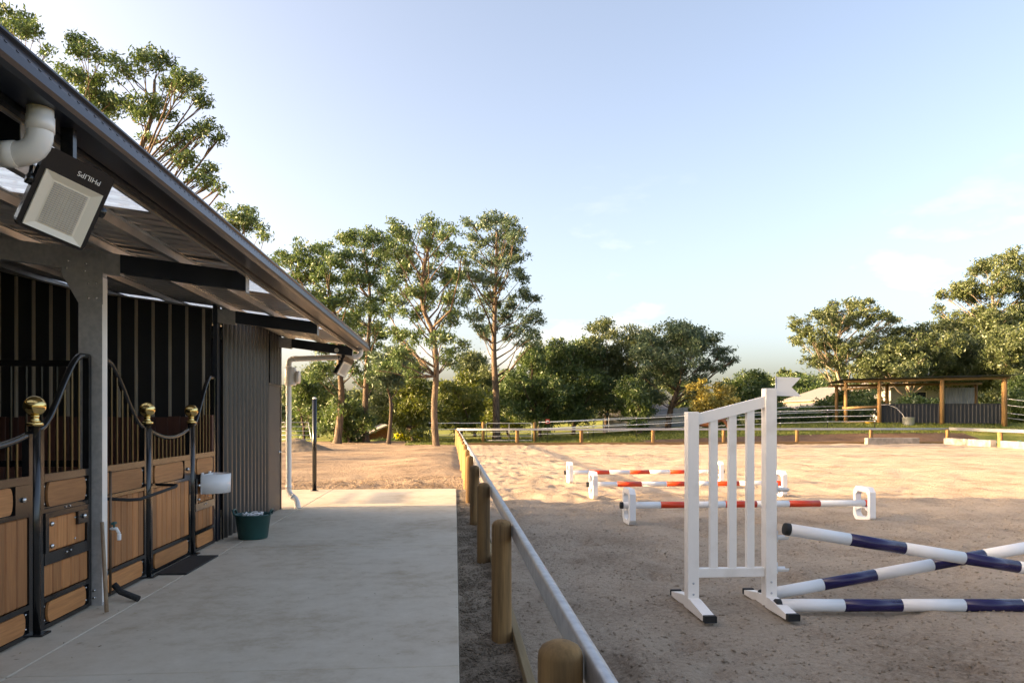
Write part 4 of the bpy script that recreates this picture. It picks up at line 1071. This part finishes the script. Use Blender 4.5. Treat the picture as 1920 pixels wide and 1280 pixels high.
# ------------------------------------------------------------------ houses
def house(name, label, centre, w, d, hwall, hroof, rot, wallm, roofm, z0, gable_m=None, windows=()):
    t = thing(name, (centre[0], centre[1], z0), label, 'house')
    ex = Vector((math.cos(rot), math.sin(rot), 0)); ey = Vector((-ex.y, ex.x, 0)); ez = Vector((0, 0, 1))
    P = lambda a, b, z: Vector((centre[0], centre[1], z0)) + ex * a + ey * b + ez * z
    mb = MB()
    mb.prism([P(-w / 2, -d / 2, -0.5), P(w / 2, -d / 2, -0.5), P(w / 2, -d / 2, hwall), P(0, -d / 2, hwall + hroof), P(-w / 2, -d / 2, hwall)], ey * d)
    wl_ = mb.build('wall', wallm, t)
    e = 0.45
    for s_, nm in ((-1, 'roof'), (1, 'roof')):
        k = hroof / (w / 2)
        mb = MB(); mb.prism([P(0, -d / 2 - e, hwall + hroof + 0.02), P(s_ * (w / 2 + e), -d / 2 - e, hwall - e * k + 0.02), P(s_ * (w / 2 + e), -d / 2 - e, hwall - e * k + 0.14), P(0, -d / 2 - e, hwall + hroof + 0.16)], ey * (d + 2 * e))
        mb.build(nm, roofm, t)
    if gable_m:
        MB().prism([P(0.0, -d / 2 - 0.02, -0.3), P(w / 2, -d / 2 - 0.02, -0.3), P(w / 2, -d / 2 - 0.02, hwall - 0.03), P(0, -d / 2 - 0.02, hwall + hroof - 0.05)], ey * -0.02).build('painted_gable', gable_m, t)
    for a, z, ww, hh in windows:
        wf = MB().box(P(a, -d / 2 - 0.03, z), (ww + 0.16, 0.06, hh + 0.16), (ex, ey, ez)).build('window', M['white'], t)
        MB().box(P(a, -d / 2 - 0.065, z), (ww, 0.012, hh), (ex, ey, ez)).build('pane', M['glass'], wf)
    return t
c = at(720, 0, 62); house('brick_house', 'low brick house with white half gable beyond the dirt yard', (c.x, c.y), 5.6, 9, 0.25, 1.25, 0.15, M['brick'], M['roof_tile'], -0.55, M['pale_wall'])
c = at(1585, 0, 84); house('house', 'cream house with pale roof half hidden behind the shelter', (c.x, c.y), 10, 9, 2.9, 1.5, 0.1, M['render'], M['roof_tile'], 0.7)
c = at(1700, 0, 78); house('house', 'grey house with dark window seen through the shelter', (c.x, c.y), 9, 8, 3.0, 1.4, 0.05, M['pale_wall'], M['roof_tile'], 1.55, None, ((-1.5, 1.9, 1.4, 1.5),))
c = at(1500, 0, 76); house('garage', 'low garage roof below the cream house', (c.x, c.y), 6, 6, 0.9, 1.2, 0.1, M['render'], M['roof_tile'], 0.9)
c = at(1190, 0, 66); house('shed', 'long pale shed behind the paddock trees', (c.x, c.y), 6, 5, 1.5, 0.9, 1.45, M['pale_wall'], M['roof_tile'], 0.3)
# paling fence beside it
q0, q1 = at(1130, 0, 64), at(1290, 0, 64)
pf = thing('paling_fence', (q0.x, q0.y, 0.3), 'weathered pale paling fence behind the paddock trees', 'fence')
n = 46
for i in range(n):
    p = q0.lerp(q1, (i + 0.5) / n); h = 1.55 + random.uniform(-0.04, 0.04)
    z = tz(p.x, p.y)
    MB().bbox(p.x - 0.075, p.x + 0.075, p.y - 0.01, p.y + 0.01, z - 0.1, z + h, 0.003).build('paling', M['pale_wall'], pf)
# galvanised yard panel and gravel heap at left
q = at(562, 0, 42)
yp = thing('yard_panel', (q.x, q.y, 0), 'leaning galvanised yard panel behind the gravel heap', 'panel')
lean = 0.45
YP = lambda s_, z: (q.x - 1.3 + 2.0 * s_ - 0.25 * z, q.y + lean * z, z)
for s_ in (0, 1): MB().tube([YP(s_, 0), YP(s_, 1.35)], 0.022, 6).build('stile', M['galv'], yp)
for k in range(6): MB().tube([YP(0, 0.15 + 0.24 * k), YP(1, 0.15 + 0.24 * k)], 0.02, 6).build('rail', M['galv'], yp)
q = at(556, 0, 37)
def heap_h(x, y):
    r_ = np.hypot((x - q.x) / 1.9, (y - q.y) / 1.6)
    return -0.06 + 0.70 * np.clip(1 - r_, 0, 1) ** 0.9 * (1 + 0.12 * (vnoise(x, y, 0.4, 51) - .5)) + 0.03 * (vnoise(x, y, 0.12, 52) - 0.5)
hp = grid_sheet('gravel_heap', np.linspace(q.x - 2.1, q.x + 2.1, 60), np.linspace(q.y - 1.8, q.y + 1.8, 50), heap_h, M['gravel'], 'stuff')
tag(hp, 'heap of dark gravel at the edge of the dirt yard', 'gravel heap')

# ------------------------------------------------------------------ trees
def leaves_mesh(name, C, size, material, parent, droop=0.5, aspect=0.34, seed=0):
    rng = np.random.default_rng(seed)
    n = len(C)
    d = rng.normal(size=(n, 3)); d /= np.linalg.norm(d, axis=1)[:, None]
    d[:, 2] -= droop * rng.random(n) * 1.6; d /= np.linalg.norm(d, axis=1)[:, None]
    r = rng.normal(size=(n, 3)); w = np.cross(d, r); w /= np.linalg.norm(w, axis=1)[:, None] + 1e-9
    L = 0.86 * size * (0.65 + 0.7 * rng.random(n))[:, None]
    p0 = C - d * L * 0.5; p2 = C + d * L * 0.5
    m = C - d * L * 0.08
    p1 = m + w * L * aspect * 0.5; p3 = m - w * L * aspect * 0.5
    co = np.stack([p0, p1, p2, p3], 1).reshape(-1, 3)
    me = bpy.data.meshes.new(name)
    me.vertices.add(4 * n); me.vertices.foreach_set('co', co.ravel())
    me.loops.add(4 * n); me.loops.foreach_set('vertex_index', np.arange(4 * n, dtype=np.int32))
    me.polygons.add(n); me.polygons.foreach_set('loop_start', np.arange(0, 4 * n, 4, dtype=np.int32))
    me.update(calc_edges=True)
    me.materials.append(material)
    o = bpy.data.objects.new(name, me); COL.objects.link(o)
    if parent is not None: o.parent = parent
    return o

def clump_points(clumps, per, rng, sub=None):
    """leaf positions: every clump is a spray of small twig tufts"""
    out_ = []
    for (x, y, z, r) in clumps:
        k = sub or max(7, int(14 * r))
        u = rng.normal(size=(k, 3)); u /= np.linalg.norm(u, axis=1)[:, None]
        rad = r * (0.2 + 1.05 * rng.random(k) ** 0.8)
        tc_ = np.array([x, y, z]) + u * rad[:, None] * np.array([1, 1, 0.72])
        n = max(12, int(per * 3.7 * r * r))
        ci = rng.integers(0, k, n)
        s_ = 0.13 * r + 0.10
        out_.append(tc_[ci] + rng.normal(size=(n, 3)) * np.array([s_, s_, s_ * 0.7]))
    return np.concatenate(out_)

def tree(name, label, base, clumps, leafm, barkm, r0=0.25, per=420, leaf=0.24, spine=None, group=None, seed=1, droop=0.6, aspect=0.34, top_r=0.25, cat='tree', forks=True):
    rng = np.random.default_rng(seed)
    base = Vector(base); r0 *= 0.72
    t = thing(name, base, label, cat, group)
    cl = np.array(clumps, float)
    if spine is None:
        top = Vector(cl[:, :3].mean(0)); top.z = base.z + (cl[:, 2].max() - base.z) * 0.86
        mid = base.lerp(top, 0.5) + Vector((rng.normal() * 0.25, rng.normal() * 0.25, 0))
        spine = [base, base.lerp(mid, 0.5) + Vector((rng.normal() * 0.12, 0, 0)), mid, mid.lerp(top, 0.5) + Vector((rng.normal() * 0.2, rng.normal() * 0.2, 0)), top]
    spine = [Vector(p) for p in spine]
    # resample the spine
    sp = []
    for i in range(len(spine) - 1):
        p0 = spine[max(i - 1, 0)]; p1 = spine[i]; p2 = spine[i + 1]; p3 = spine[min(i + 2, len(spine) - 1)]
        for k in range(5):
            s_ = k / 5
            sp.append(0.5 * ((2 * p1) + (p2 - p0) * s_ + (2 * p0 - 5 * p1 + 4 * p2 - p3) * s_ ** 2 + (3 * p1 - p0 - 3 * p2 + p3) * s_ ** 3))
    sp.append(spine[-1])
    N = len(sp)
    rr = [r0 * (1.25 if i == 0 else 1.0) * (1 - (1 - top_r) * (i / (N - 1)) ** 0.9) for i in range(N)]
    mb = MB(); mb.tube([sp[0] - Vector((0, 0, 0.4))] + sp, [rr[0] * 1.1] + rr, 9)
    for (x, y, z, r) in clumps:
        c_ = Vector((x, y, z))
        best, bi = 1e9, 0
        for i, p in enumerate(sp[int(N * 0.25):], int(N * 0.25)):
            dz = c_.z - p.z; h = math.hypot(c_.x - p.x, c_.y - p.y)
            cost = abs(dz - 0.75 * h - 0.3) + 0.4 * h
            if cost < best: best, bi = cost, i
        s0 = sp[bi]; v = c_ - s0; L = v.length
        if L < 0.4: continue
        rb = min(rr[bi] * 0.5, 0.011 * L + 0.016)
        bend = Vector((rng.normal(), rng.normal(), 0)) * 0.07 * L
        m1 = s0 + v * 0.35 + bend + Vector((0, 0, -0.05 * L)); m2 = s0 + v * 0.7 + bend * 0.6
        mb.tube([s0, m1, m2, c_], [rb, rb * 0.75, rb * 0.5, rb * 0.22], 6)
        if forks:
            for k in range(4):
                u = Vector(rng.normal(size=3)); u.normalize(); u.z = abs(u.z) * 0.6
                e = c_ + u * r * 0.85
                st = m2.lerp(c_, rng.random() * 0.8)
                mb.tube([st, st.lerp(e, 0.5) + Vector(rng.normal(size=3)) * 0.06 * r, e], [rb * 0.36, rb * 0.24, rb * 0.09], 5, False)
    mb.build('trunk', barkm, t)
    C = clump_points(clumps, per, rng) - np.array(base)
    leaves_mesh('crown', C, leaf, leafm, t, droop, aspect, seed)
    return t

def px_clumps(lst, zc, seed=0, jd=1.0):
    """measured crown tufts: (photo x, photo y, radius in photo px) at a distance, with their own depth spread"""
    rng = np.random.default_rng(seed); o = []
    for (px, py, rp) in lst:
        z = zc + rng.normal() * jd
        p = at(px, py, z); o.append((p.x, p.y, p.z, rp * z / 1400))
        for k in range(1):
            a = rng.uniform(0, 6.28); z2 = z + rng.normal() * jd * 0.6
            p = at(px + math.cos(a) * rp * 1.05, py + math.sin(a) * rp * 0.8 + 2, z2); o.append((p.x, p.y, p.z, rp * 0.55 * z / 1400))
    return o

def auto_px(x0, x1, y0, y1, n, rp, zc, seed, jd=1.6, shape=2.0):
    """n tufts filling an egg-shaped crown"""
    rng = np.random.default_rng(seed); o = []
    cx, cy = (x0 + x1) / 2, (y0 + y1) / 2
    while len(o) < n:
        a, b = rng.uniform(-1, 1, 2)
        if abs(a) ** shape + abs(b) ** shape > 1: continue
        r = rp * rng.uniform(0.7, 1.3)
        z = zc + rng.normal() * jd
        p = at(cx + a * ((x1 - x0) / 2 - r * 0.6), cy + b * ((y1 - y0) / 2 - r * 0.6), z)
        o.append((p.x, p.y, p.z, r * z / 1400))
    return o

def base_at(px, zc, z=None):
    p = at(px, 785, zc); return (p.x, p.y, tz(p.x, p.y) if z is None else z)

# --- tall gums showing over the stable roof
Z = 28
tree('gum_tree', 'spreading gum with bare forked limbs rising behind the stable roof', base_at(205, Z, 0), px_clumps([
    (290, 120, 26), (275, 118, 20), (230, 135, 20), (215, 118, 14), (258, 205, 24), (240, 195, 18), (290, 195, 20), (310, 215, 16), (345, 160, 26), (372, 180, 20), (325, 165, 18), (360, 150, 14),
    (395, 250, 20), (375, 245, 14), (408, 262, 10), (340, 265, 20), (330, 290, 18), (350, 305, 20), (385, 325, 18), (400, 345, 12), (375, 340, 14), (415, 350, 9), (280, 262, 14)], Z, 1, 0.9),
    M['leaf_gum'], M['bark'], 0.26, 560, 0.20, spine=[Vector(base_at(205, Z, 0)), at(212, 520, Z), at(225, 400, Z), at(262, 285, Z), at(285, 215, Z), at(290, 150, Z)], seed=3)
tree('gum_tree', 'bushy gum top left of the forked one, over the roof', base_at(120, 29, 0), px_clumps([
    (148, 78, 20), (165, 90, 14), (140, 95, 16), (150, 145, 20), (175, 170, 26), (190, 190, 22), (200, 205, 16), (130, 140, 18), (180, 145, 14), (178, 108, 12), (205, 185, 14)], 29, 2, 0.8),
    M['leaf_gum'], M['bark'], 0.22, 620, 0.20, seed=4)
tree('gum_tree', 'gum crown at the top left corner above the gutter', base_at(-10, 27, 0), px_clumps([(35, 38, 22), (50, 52, 18), (15, 30, 20), (60, 45, 12), (5, 55, 20), (85, 98, 9), (92, 92, 7)], 27, 3, 0.6),
    M['leaf_gum'], M['bark'], 0.2, 620, 0.2, seed=5)
tree('gum_tree', 'small gum top peeping over the gutter near mid roof', base_at(440, 36, 0), px_clumps([(450, 405, 18), (468, 420, 18), (490, 432, 13), (440, 425, 16), (412, 388, 8), (462, 395, 12)], 36, 4, 0.8),
    M['leaf_gum'], M['bark'], 0.22, 620, 0.22, seed=6)

# --- the gums beyond the dirt yard
tree('gum_tree', 'gum with rounded crown just right of the roof edge', base_at(632, 47, 0), px_clumps([
    (545, 490, 24), (575, 475, 26), (600, 470, 24), (625, 490, 22), (560, 520, 26), (595, 510, 26), (625, 525, 24), (585, 555, 26), (615, 570, 24), (645, 560, 20), (600, 600, 24), (640, 610, 24), (530, 478, 14), (660, 520, 16), (630, 650, 24), (600, 690, 22), (655, 665, 18)], 47, 11, 1.6),
    M['leaf_gum'], M['bark'], 0.36, 330, 0.26, spine=[Vector(base_at(632, 47, 0)), at(640, 750, 47), at(636, 680, 47), at(628, 590, 47), at(605, 500, 47)], seed=12)
tree('gum_tree', 'second tall gum, full olive crown left of the crooked trunk', base_at(686, 50, 0), px_clumps([
    (650, 450, 22), (675, 440, 24), (700, 445, 22), (725, 465, 18), (645, 485, 22), (680, 480, 26), (710, 490, 24), (660, 525, 24), (695, 530, 26), (720, 545, 20), (670, 570, 26), (705, 580, 22), (680, 615, 24), (715, 625, 20), (650, 600, 20), (690, 655, 22), (660, 690, 20), (715, 680, 20), (685, 715, 18)], 50, 13, 1.6),
    M['leaf_gum'], M['bark'], 0.34, 330, 0.26, spine=[Vector(base_at(686, 50, 0)), at(685, 750, 50), at(690, 650, 50), at(694, 560, 50), at(682, 460, 50)], seed=14)
tree('gum_tree', 'tall gum with crooked bare trunk at the yard edge', base_at(818, 39.5, 0), px_clumps([
    (745, 430, 22), (760, 455, 22), (735, 470, 22), (770, 490, 24), (745, 510, 24), (815, 425, 22), (835, 440, 20), (800, 450, 18), (820, 470, 22), (850, 470, 18), (790, 520, 24), (830, 510, 24), (855, 520, 20), (760, 545, 24), (800, 555, 22), (845, 560, 24), (740, 570, 22), (775, 590, 22), (850, 600, 24), (830, 635, 22), (765, 625, 22), (735, 620, 18), (860, 650, 20), (750, 665, 22), (780, 690, 20), (845, 680, 18), (725, 690, 18)], 39.5, 15, 1.5),
    M['leaf_gum'], M['bark'], 0.27, 430, 0.22, spine=[Vector(base_at(818, 39.5, 0)), at(814, 770, 39.5), at(818, 690, 39.5), at(812, 625, 39.5), at(796, 585, 39.5), at(791, 545, 39.5), at(800, 480, 39.5), at(815, 435, 39.5)], seed=16, top_r=0.3)
tree('gum_tree', 'tallest gum, many upright stems and thin blue green crown', base_at(931, 55, 0), px_clumps([
    (930, 415, 22), (950, 425, 20), (910, 420, 18), (885, 420, 14), (965, 445, 18), (900, 450, 20), (935, 455, 24), (972, 475, 16), (885, 480, 18), (920, 490, 22), (955, 495, 22), (980, 520, 18), (900, 525, 22), (940, 530, 22), (985, 555, 20), (880, 550, 18), (920, 570, 22), (960, 570, 22), (990, 595, 20), (895, 595, 20), (940, 605, 20), (975, 620, 22), (1000, 630, 14), (905, 630, 16), (872, 515, 14), (985, 640, 14)], 55, 17, 1.9),
    M['leaf_blue'], M['bark'], 0.42, 270, 0.28, spine=[Vector(base_at(931, 55, 0)), at(930, 740, 55), at(926, 660, 55), at(928, 590, 55), at(930, 500, 55), at(932, 430, 55)], seed=18, top_r=0.2)

# --- mid trees along the paddock
def mid(name, label, box, base_px, zc, n, rp, leafm, barkm, seed, per=210, leaf=0.30, r0=0.25, **k):
    return tree(name, label, base_at(base_px, zc), auto_px(*box, n, rp, zc, seed), leafm, barkm, r0, per, leaf, seed=seed, **k)
mid('shade_tree', 'dark green dense tree right of the tallest gum', (935, 1075, 640, 815), 1012, 58, 26, 24, M['leaf_gum'], M['bark_dark'], 31, per=230)
mid('paperbark_tree', 'light green upright tree with thin pale stems', (1015, 1135, 595, 800), 1075, 60, 30, 24, M['leaf_gum'], M['bark'], 32)
mid('paperbark_tree', 'tall slender tree with the highest tip in the middle tree line', (1090, 1180, 585, 800), 1135, 61, 26, 22, M['leaf_olive'], M['bark'], 33)
mid('gum_tree', 'pale gum between the slender tree and the big round one', (1150, 1240, 610, 790), 1195, 63, 20, 23, M['leaf_olive'], M['bark_pale'], 34)
tree('gum_tree', 'big round crowned gum in the middle of the tree line', base_at(1252, 57), auto_px(1190, 1330, 595, 720, 26, 24, 57, 35) + px_clumps([(1340, 640, 20), (1355, 665, 20), (1370, 678, 13), (1320, 690, 20), (1345, 690, 14), (1300, 640, 24), (1200, 720, 20), (1220, 740, 18), (1300, 715, 18)], 57, 36, 1.5),
     M['leaf_blue'], M['bark'], 0.36, 270, 0.28, seed=37, top_r=0.3)
mid('shade_tree', 'small dark tree before the pale shed', (1150, 1238, 700, 810), 1200, 55, 14, 20, M['leaf_dark'], M['bark_dark'], 38, per=300)
mid('blossom_tree', 'small tree covered in cream yellow blossom', (1288, 1372, 705, 785), 1325, 54, 16, 17, M['leaf_yellow'], M['bark_dark'], 39, per=420, leaf=0.22, aspect=0.7, droop=0.1)
mid('shade_tree', 'dark bushy tree right of the blossom tree', (1350, 1470, 690, 790), 1410, 66, 22, 24, M['leaf_dark'], M['bark_dark'], 40, per=240)
mid('gum_tree', 'broad green tree behind the wing flag', (1420, 1560, 700, 780), 1490, 92, 20, 24, M['leaf_gum'], M['bark'], 41, per=110, leaf=0.42)

# --- right hand gums
tree('gum_tree', 'open crowned gum with layered foliage left of the shelter', base_at(1592, 70), px_clumps([
    (1500, 605, 16), (1492, 640, 12), (1515, 630, 18), (1540, 590, 18), (1560, 585, 20), (1545, 620, 20), (1575, 610, 22), (1600, 575, 20), (1625, 575, 18), (1610, 605, 20), (1635, 595, 14), (1530, 655, 20), (1560, 650, 22), (1590, 645, 20), (1545, 680, 20), (1575, 680, 22), (1520, 680, 14), (1660, 598, 14), (1675, 600, 10), (1620, 640, 18)], 70, 51, 2.0),
    M['leaf_olive'], M['bark_pale'], 0.36, 230, 0.34, spine=[Vector(base_at(1592, 70)), at(1585, 740, 70), at(1568, 690, 70), at(1570, 640, 70), at(1585, 590, 70)], seed=52, top_r=0.3)
tree('gum_tree', 'gum with pale forked limbs directly behind the shelter', base_at(1712, 68), auto_px(1610, 1800, 605, 715, 30, 22, 68, 53), M['leaf_olive'], M['bark_pale'], 0.36, 230, 0.34,
     spine=[Vector(base_at(1712, 68)), at(1708, 750, 68), at(1700, 700, 68), at(1715, 660, 68), at(1720, 625, 68)], seed=54)
tree('gum_tree', 'second pale limbed gum behind the shelter roof', base_at(1655, 74), auto_px(1600, 1700, 630, 720, 16, 22, 74, 55), M['leaf_olive'], M['bark_pale'], 0.30, 200, 0.34, seed=56)
tree('gum_tree', 'very large gum filling the upper right', base_at(1880, 74), px_clumps([
    (1845, 505, 22), (1870, 495, 22), (1900, 492, 26), (1930, 500, 26), (1790, 545, 20), (1810, 535, 20), (1830, 550, 24), (1860, 540, 26), (1895, 540, 28), (1930, 550, 28), (1765, 555, 12), (1760, 580, 12)], 74, 57, 2.2) + auto_px(1745, 1990, 560, 735, 42, 26, 74, 58, 2.5, 3.0),
    M['leaf_olive'], M['bark_pale'], 0.5, 190, 0.36, seed=59)
mid('gum_tree', 'olive gum crown joining the shelter trees to the tallest one', (1690, 1850, 590, 730), 1775, 72, 24, 25, M['leaf_olive'], M['bark_pale'], 64, per=200, leaf=0.34)
mid('gum_tree', 'brownish gum crown at the right edge of the picture', (1830, 1990, 590, 760), 1925, 66, 26, 26, M['leaf_olive'], M['bark_pale'], 60, per=200, leaf=0.34)
mid('shade_tree', 'glossy dark tree between cream house and shelter', (1540, 1650, 715, 800), 1595, 62, 22, 20, M['leaf_dark'], M['bark_dark'], 61, per=380)
mid('shrub', 'green shrub seen through the open shelter', (1660, 1790, 740, 800), 1735, 64, 16, 20, M['leaf_gum'], M['bark_dark'], 62, per=260, cat='shrub')
mid('shade_tree', 'dark shrubbery right of the shelter end post', (1880, 1975, 700, 805), 1920, 60, 20, 22, M['leaf_dark'], M['bark_dark'], 63, per=330)

# --- understorey left of centre
low = [
    ('shrub', 'sunny low shrub before the garage roof', (1475, 1570, 762, 800), 1520, 62, 14, 14, 'leaf_gum', 86),
    ('shrub', 'dark shrub row behind the white paddock fence', (1385, 1490, 755, 800), 1440, 60, 16, 15, 'leaf_dark', 87),
    ('shrub', 'green shrub below the blossom tree', (1290, 1390, 770, 812), 1345, 56, 12, 14, 'leaf_dark', 88),
    ('gum_tree', 'soft green gum behind the dark tree and tallest gum', (985, 1060, 630, 760), 1030, 70, 18, 22, 'leaf_bright', 89),
    ('shrub', 'black green bush below the second gum', (585, 705, 745, 838), 655, 49, 20, 20, 'leaf_dark', 71),
    ('shrub', 'dark shrub at the left behind the downpipe', (545, 600, 700, 820), 570, 52, 14, 20, 'leaf_dark', 72),
    ('wattle_tree', 'bright sunlit wattle left of the crooked trunk', (735, 815, 690, 825), 775, 52, 18, 20, 'leaf_bright', 73),
    ('wattle_tree', 'bright green wattle right of the crooked trunk', (825, 905, 690, 815), 862, 54, 20, 20, 'leaf_bright', 74),
    ('wattle_tree', 'lime green sapling near the farm gate', (895, 985, 740, 815), 955, 62, 14, 18, 'leaf_bright', 75),
    ('gum_tree', 'pale olive gum filling the gap right of the crooked trunk', (855, 930, 650, 780), 890, 66, 18, 22, 'leaf_olive', 76),
    ('gum_tree', 'olive gum behind the brick house', (690, 790, 640, 800), 742, 66, 22, 24, 'leaf_olive', 77),
    ('gum_tree', 'hazy gum low behind the black post', (545, 650, 680, 800), 596, 64, 20, 22, 'leaf_olive', 78),
    ('gum_tree', 'drooping dark gum in the shade of the crooked one', (690, 770, 640, 730), 728, 46, 14, 22, 'leaf_blue', 79),
]
for nm, lab, box, bpx, zc, n, rp, lm, sd_ in low:
    mid(nm, lab, box, bpx, zc, n, rp, M[lm], M['bark_dark'], sd_, per=260, r0=0.14 if nm == 'shrub' else 0.2, cat='shrub' if nm == 'shrub' else 'tree')
tree('flowering_bush', 'small bush of vivid yellow flowers by the brick house', base_at(765, 56), px_clumps([(752, 818, 11), (765, 812, 12), (778, 820, 11), (765, 826, 11)], 56, 81, 0.3), M['flower'], M['bark_dark'], 0.05, 900, 0.2, seed=82, aspect=0.7, cat='bush')
tree('shrub', 'low green shrub at the foot of the brick house', base_at(728, 55), px_clumps([(712, 829, 9), (728, 827, 10), (742, 829, 9)], 55, 83, 0.3), M['leaf_gum'], M['bark_dark'], 0.05, 900, 0.2, seed=84, cat='shrub')

for i, (sx_, sy_, hh) in enumerate(((-15, 20.5, 2.0), (-18, 24.2, 2.6), (-14.5, 27.0, 1.7), (-20, 31.0, 3.0), (-16, 35.5, 2.3), (-12.5, 40.0, 1.8))):  # shrubs added out of view so their shadows streak the yard
    tree('shrub', 'unseen low shrub added behind the stable to streak the dirt yard with shadow', (sx_, sy_, 0), [(sx_ + random.uniform(-.5, .5), sy_ + random.uniform(-.25, .25), hh * k, 0.32 + 0.12 * (k < .7)) for k in (0.45, 0.6, 0.75, 0.9, 1.0)],
         M['leaf_gum'], M['bark_dark'], 0.09, 420, 0.18, seed=120 + i, group='shrubs hidden behind the stable', cat='shrub')

# --- far wood: one mass behind everything
def far_wood():
    rng = np.random.default_rng(91); cl = []
    for i in range(520):
        px = rng.uniform(380, 2150); zc = rng.uniform(100, 190)
        top = np.interp(px, [380, 560, 900, 1000, 1200, 1350, 1400, 1460, 1540, 1700, 2150], [735, 735, 728, 705, 705, 715, 706, 697, 700, 690, 660])
        py = rng.uniform(top + 8, 800)
        p = at(px, py, zc); r = rng.uniform(1.4, 2.6) * zc / 130
        cl.append((p.x, p.y, max(p.z, 0.5), r))
    C = clump_points(cl, 42, rng, 14)
    o = leaves_mesh('far_wood', C, 0.75, M['leaf_olive'], None, 0.3, 0.55, 92)
    tag(o, 'distant wooded slope closing the view behind the paddocks', 'wood', kind='stuff')
far_wood()

# --- grass tufts along the paddock edge
rng = np.random.default_rng(95)
n = 60000
gxs = rng.uniform(-3, 40, n); gys = 44.6 + rng.random(n) ** 1.3 * 14
keep = ~((gxs > 12) & (gys < 47.4))
gxs, gys = gxs[keep], gys[keep]
C = np.stack([gxs, gys, terrain(gxs, gys) + 0.02], -1)
o = leaves_mesh('grass_tufts', C, 0.20, M['leaf_bright'], None, -0.9, 0.16, 96)
tag(o, 'sunlit paddock grass beyond the far arena fence', 'grass', kind='stuff')

# --- loose matter on the ground
def pebbles(name, X, Y, Zf, r, material, label, cat, seed):
    rng = np.random.default_rng(seed); n = len(X)
    B = np.array([(1, 0, 0), (-1, 0, 0), (0, 1, 0), (0, -1, 0), (0, 0, 0.8), (0, 0, -0.6)])
    F = np.array([(0, 2, 4), (2, 1, 4), (1, 3, 4), (3, 0, 4), (2, 0, 5), (1, 2, 5), (3, 1, 5), (0, 3, 5)])
    sc_ = (r * (0.5 + rng.random((n, 1, 1)))) * rng.uniform(0.6, 1.3, (n, 6, 1))
    a = rng.uniform(0, 6.28, n); ca, sa = np.cos(a)[:, None], np.sin(a)[:, None]
    V = B[None] * sc_
    V = np.stack([V[..., 0] * ca - V[..., 1] * sa, V[..., 0] * sa + V[..., 1] * ca, V[..., 2]], -1)
    V += np.stack([X, Y, Zf(X, Y)], -1)[:, None, :]
    I = (F[None] + 6 * np.arange(n)[:, None, None]).reshape(-1)
    me = bpy.data.meshes.new(name)
    me.vertices.add(6 * n); me.vertices.foreach_set('co', V.ravel())
    me.loops.add(24 * n); me.loops.foreach_set('vertex_index', I.astype(np.int32))
    me.polygons.add(8 * n); me.polygons.foreach_set('loop_start', np.arange(0, 24 * n, 3, dtype=np.int32))
    me.update(calc_edges=True); me.materials.append(material)
    o = bpy.data.objects.new(name, me); COL.objects.link(o)
    return tag(o, label, cat, kind='stuff')
rng = np.random.default_rng(101)
n = 16000
yy = 2.6 + rng.random(n) ** 1.6 * 16; xx = 0.5 + rng.random(n) * (1.5 + 0.75 * yy)
pebbles('sand_clods', xx, yy, sand_h, 0.011, M['sand'], 'loose lumps of sand on the arena surface', 'sand', 102)
n = 9000
yy = 1.8 + rng.random(n) ** 1.5 * 14; xx = rng.uniform(0.04, 0.40, n)
pebbles('gravel_stones', xx, yy, lambda x, y: np.full_like(x, 0.016), 0.009, M['gravel'], 'small dark stones in the strip beside the concrete', 'gravel', 103)
n = 2600
yy = rng.uniform(16.4, 20, n); xx = rng.uniform(-4.5, 0.2, n)
pebbles('dirt_clods', xx, yy, dirt_h, 0.02, M['dirt'], 'clods of turned earth beyond the concrete', 'earth', 104)
n = 420
C = np.stack([rng.uniform(-2.9, 0.4, n) * 1.0, rng.uniform(2, 15, n), np.full(n, 0.041)], -1)
C[:200, 0] = -2.85 + np.abs(rng.normal(size=200)) * 0.25
me_o = leaves_mesh('leaf_litter', C, 0.045, M['straw'], None, 0.0, 0.25, 105)
me_o.data.transform(Matrix.Diagonal((1, 1, 0.0, 1))); me_o.location.z = 0.040
tag(me_o, 'scattered straw and dry leaf scraps on the walkway', 'straw', kind='stuff')
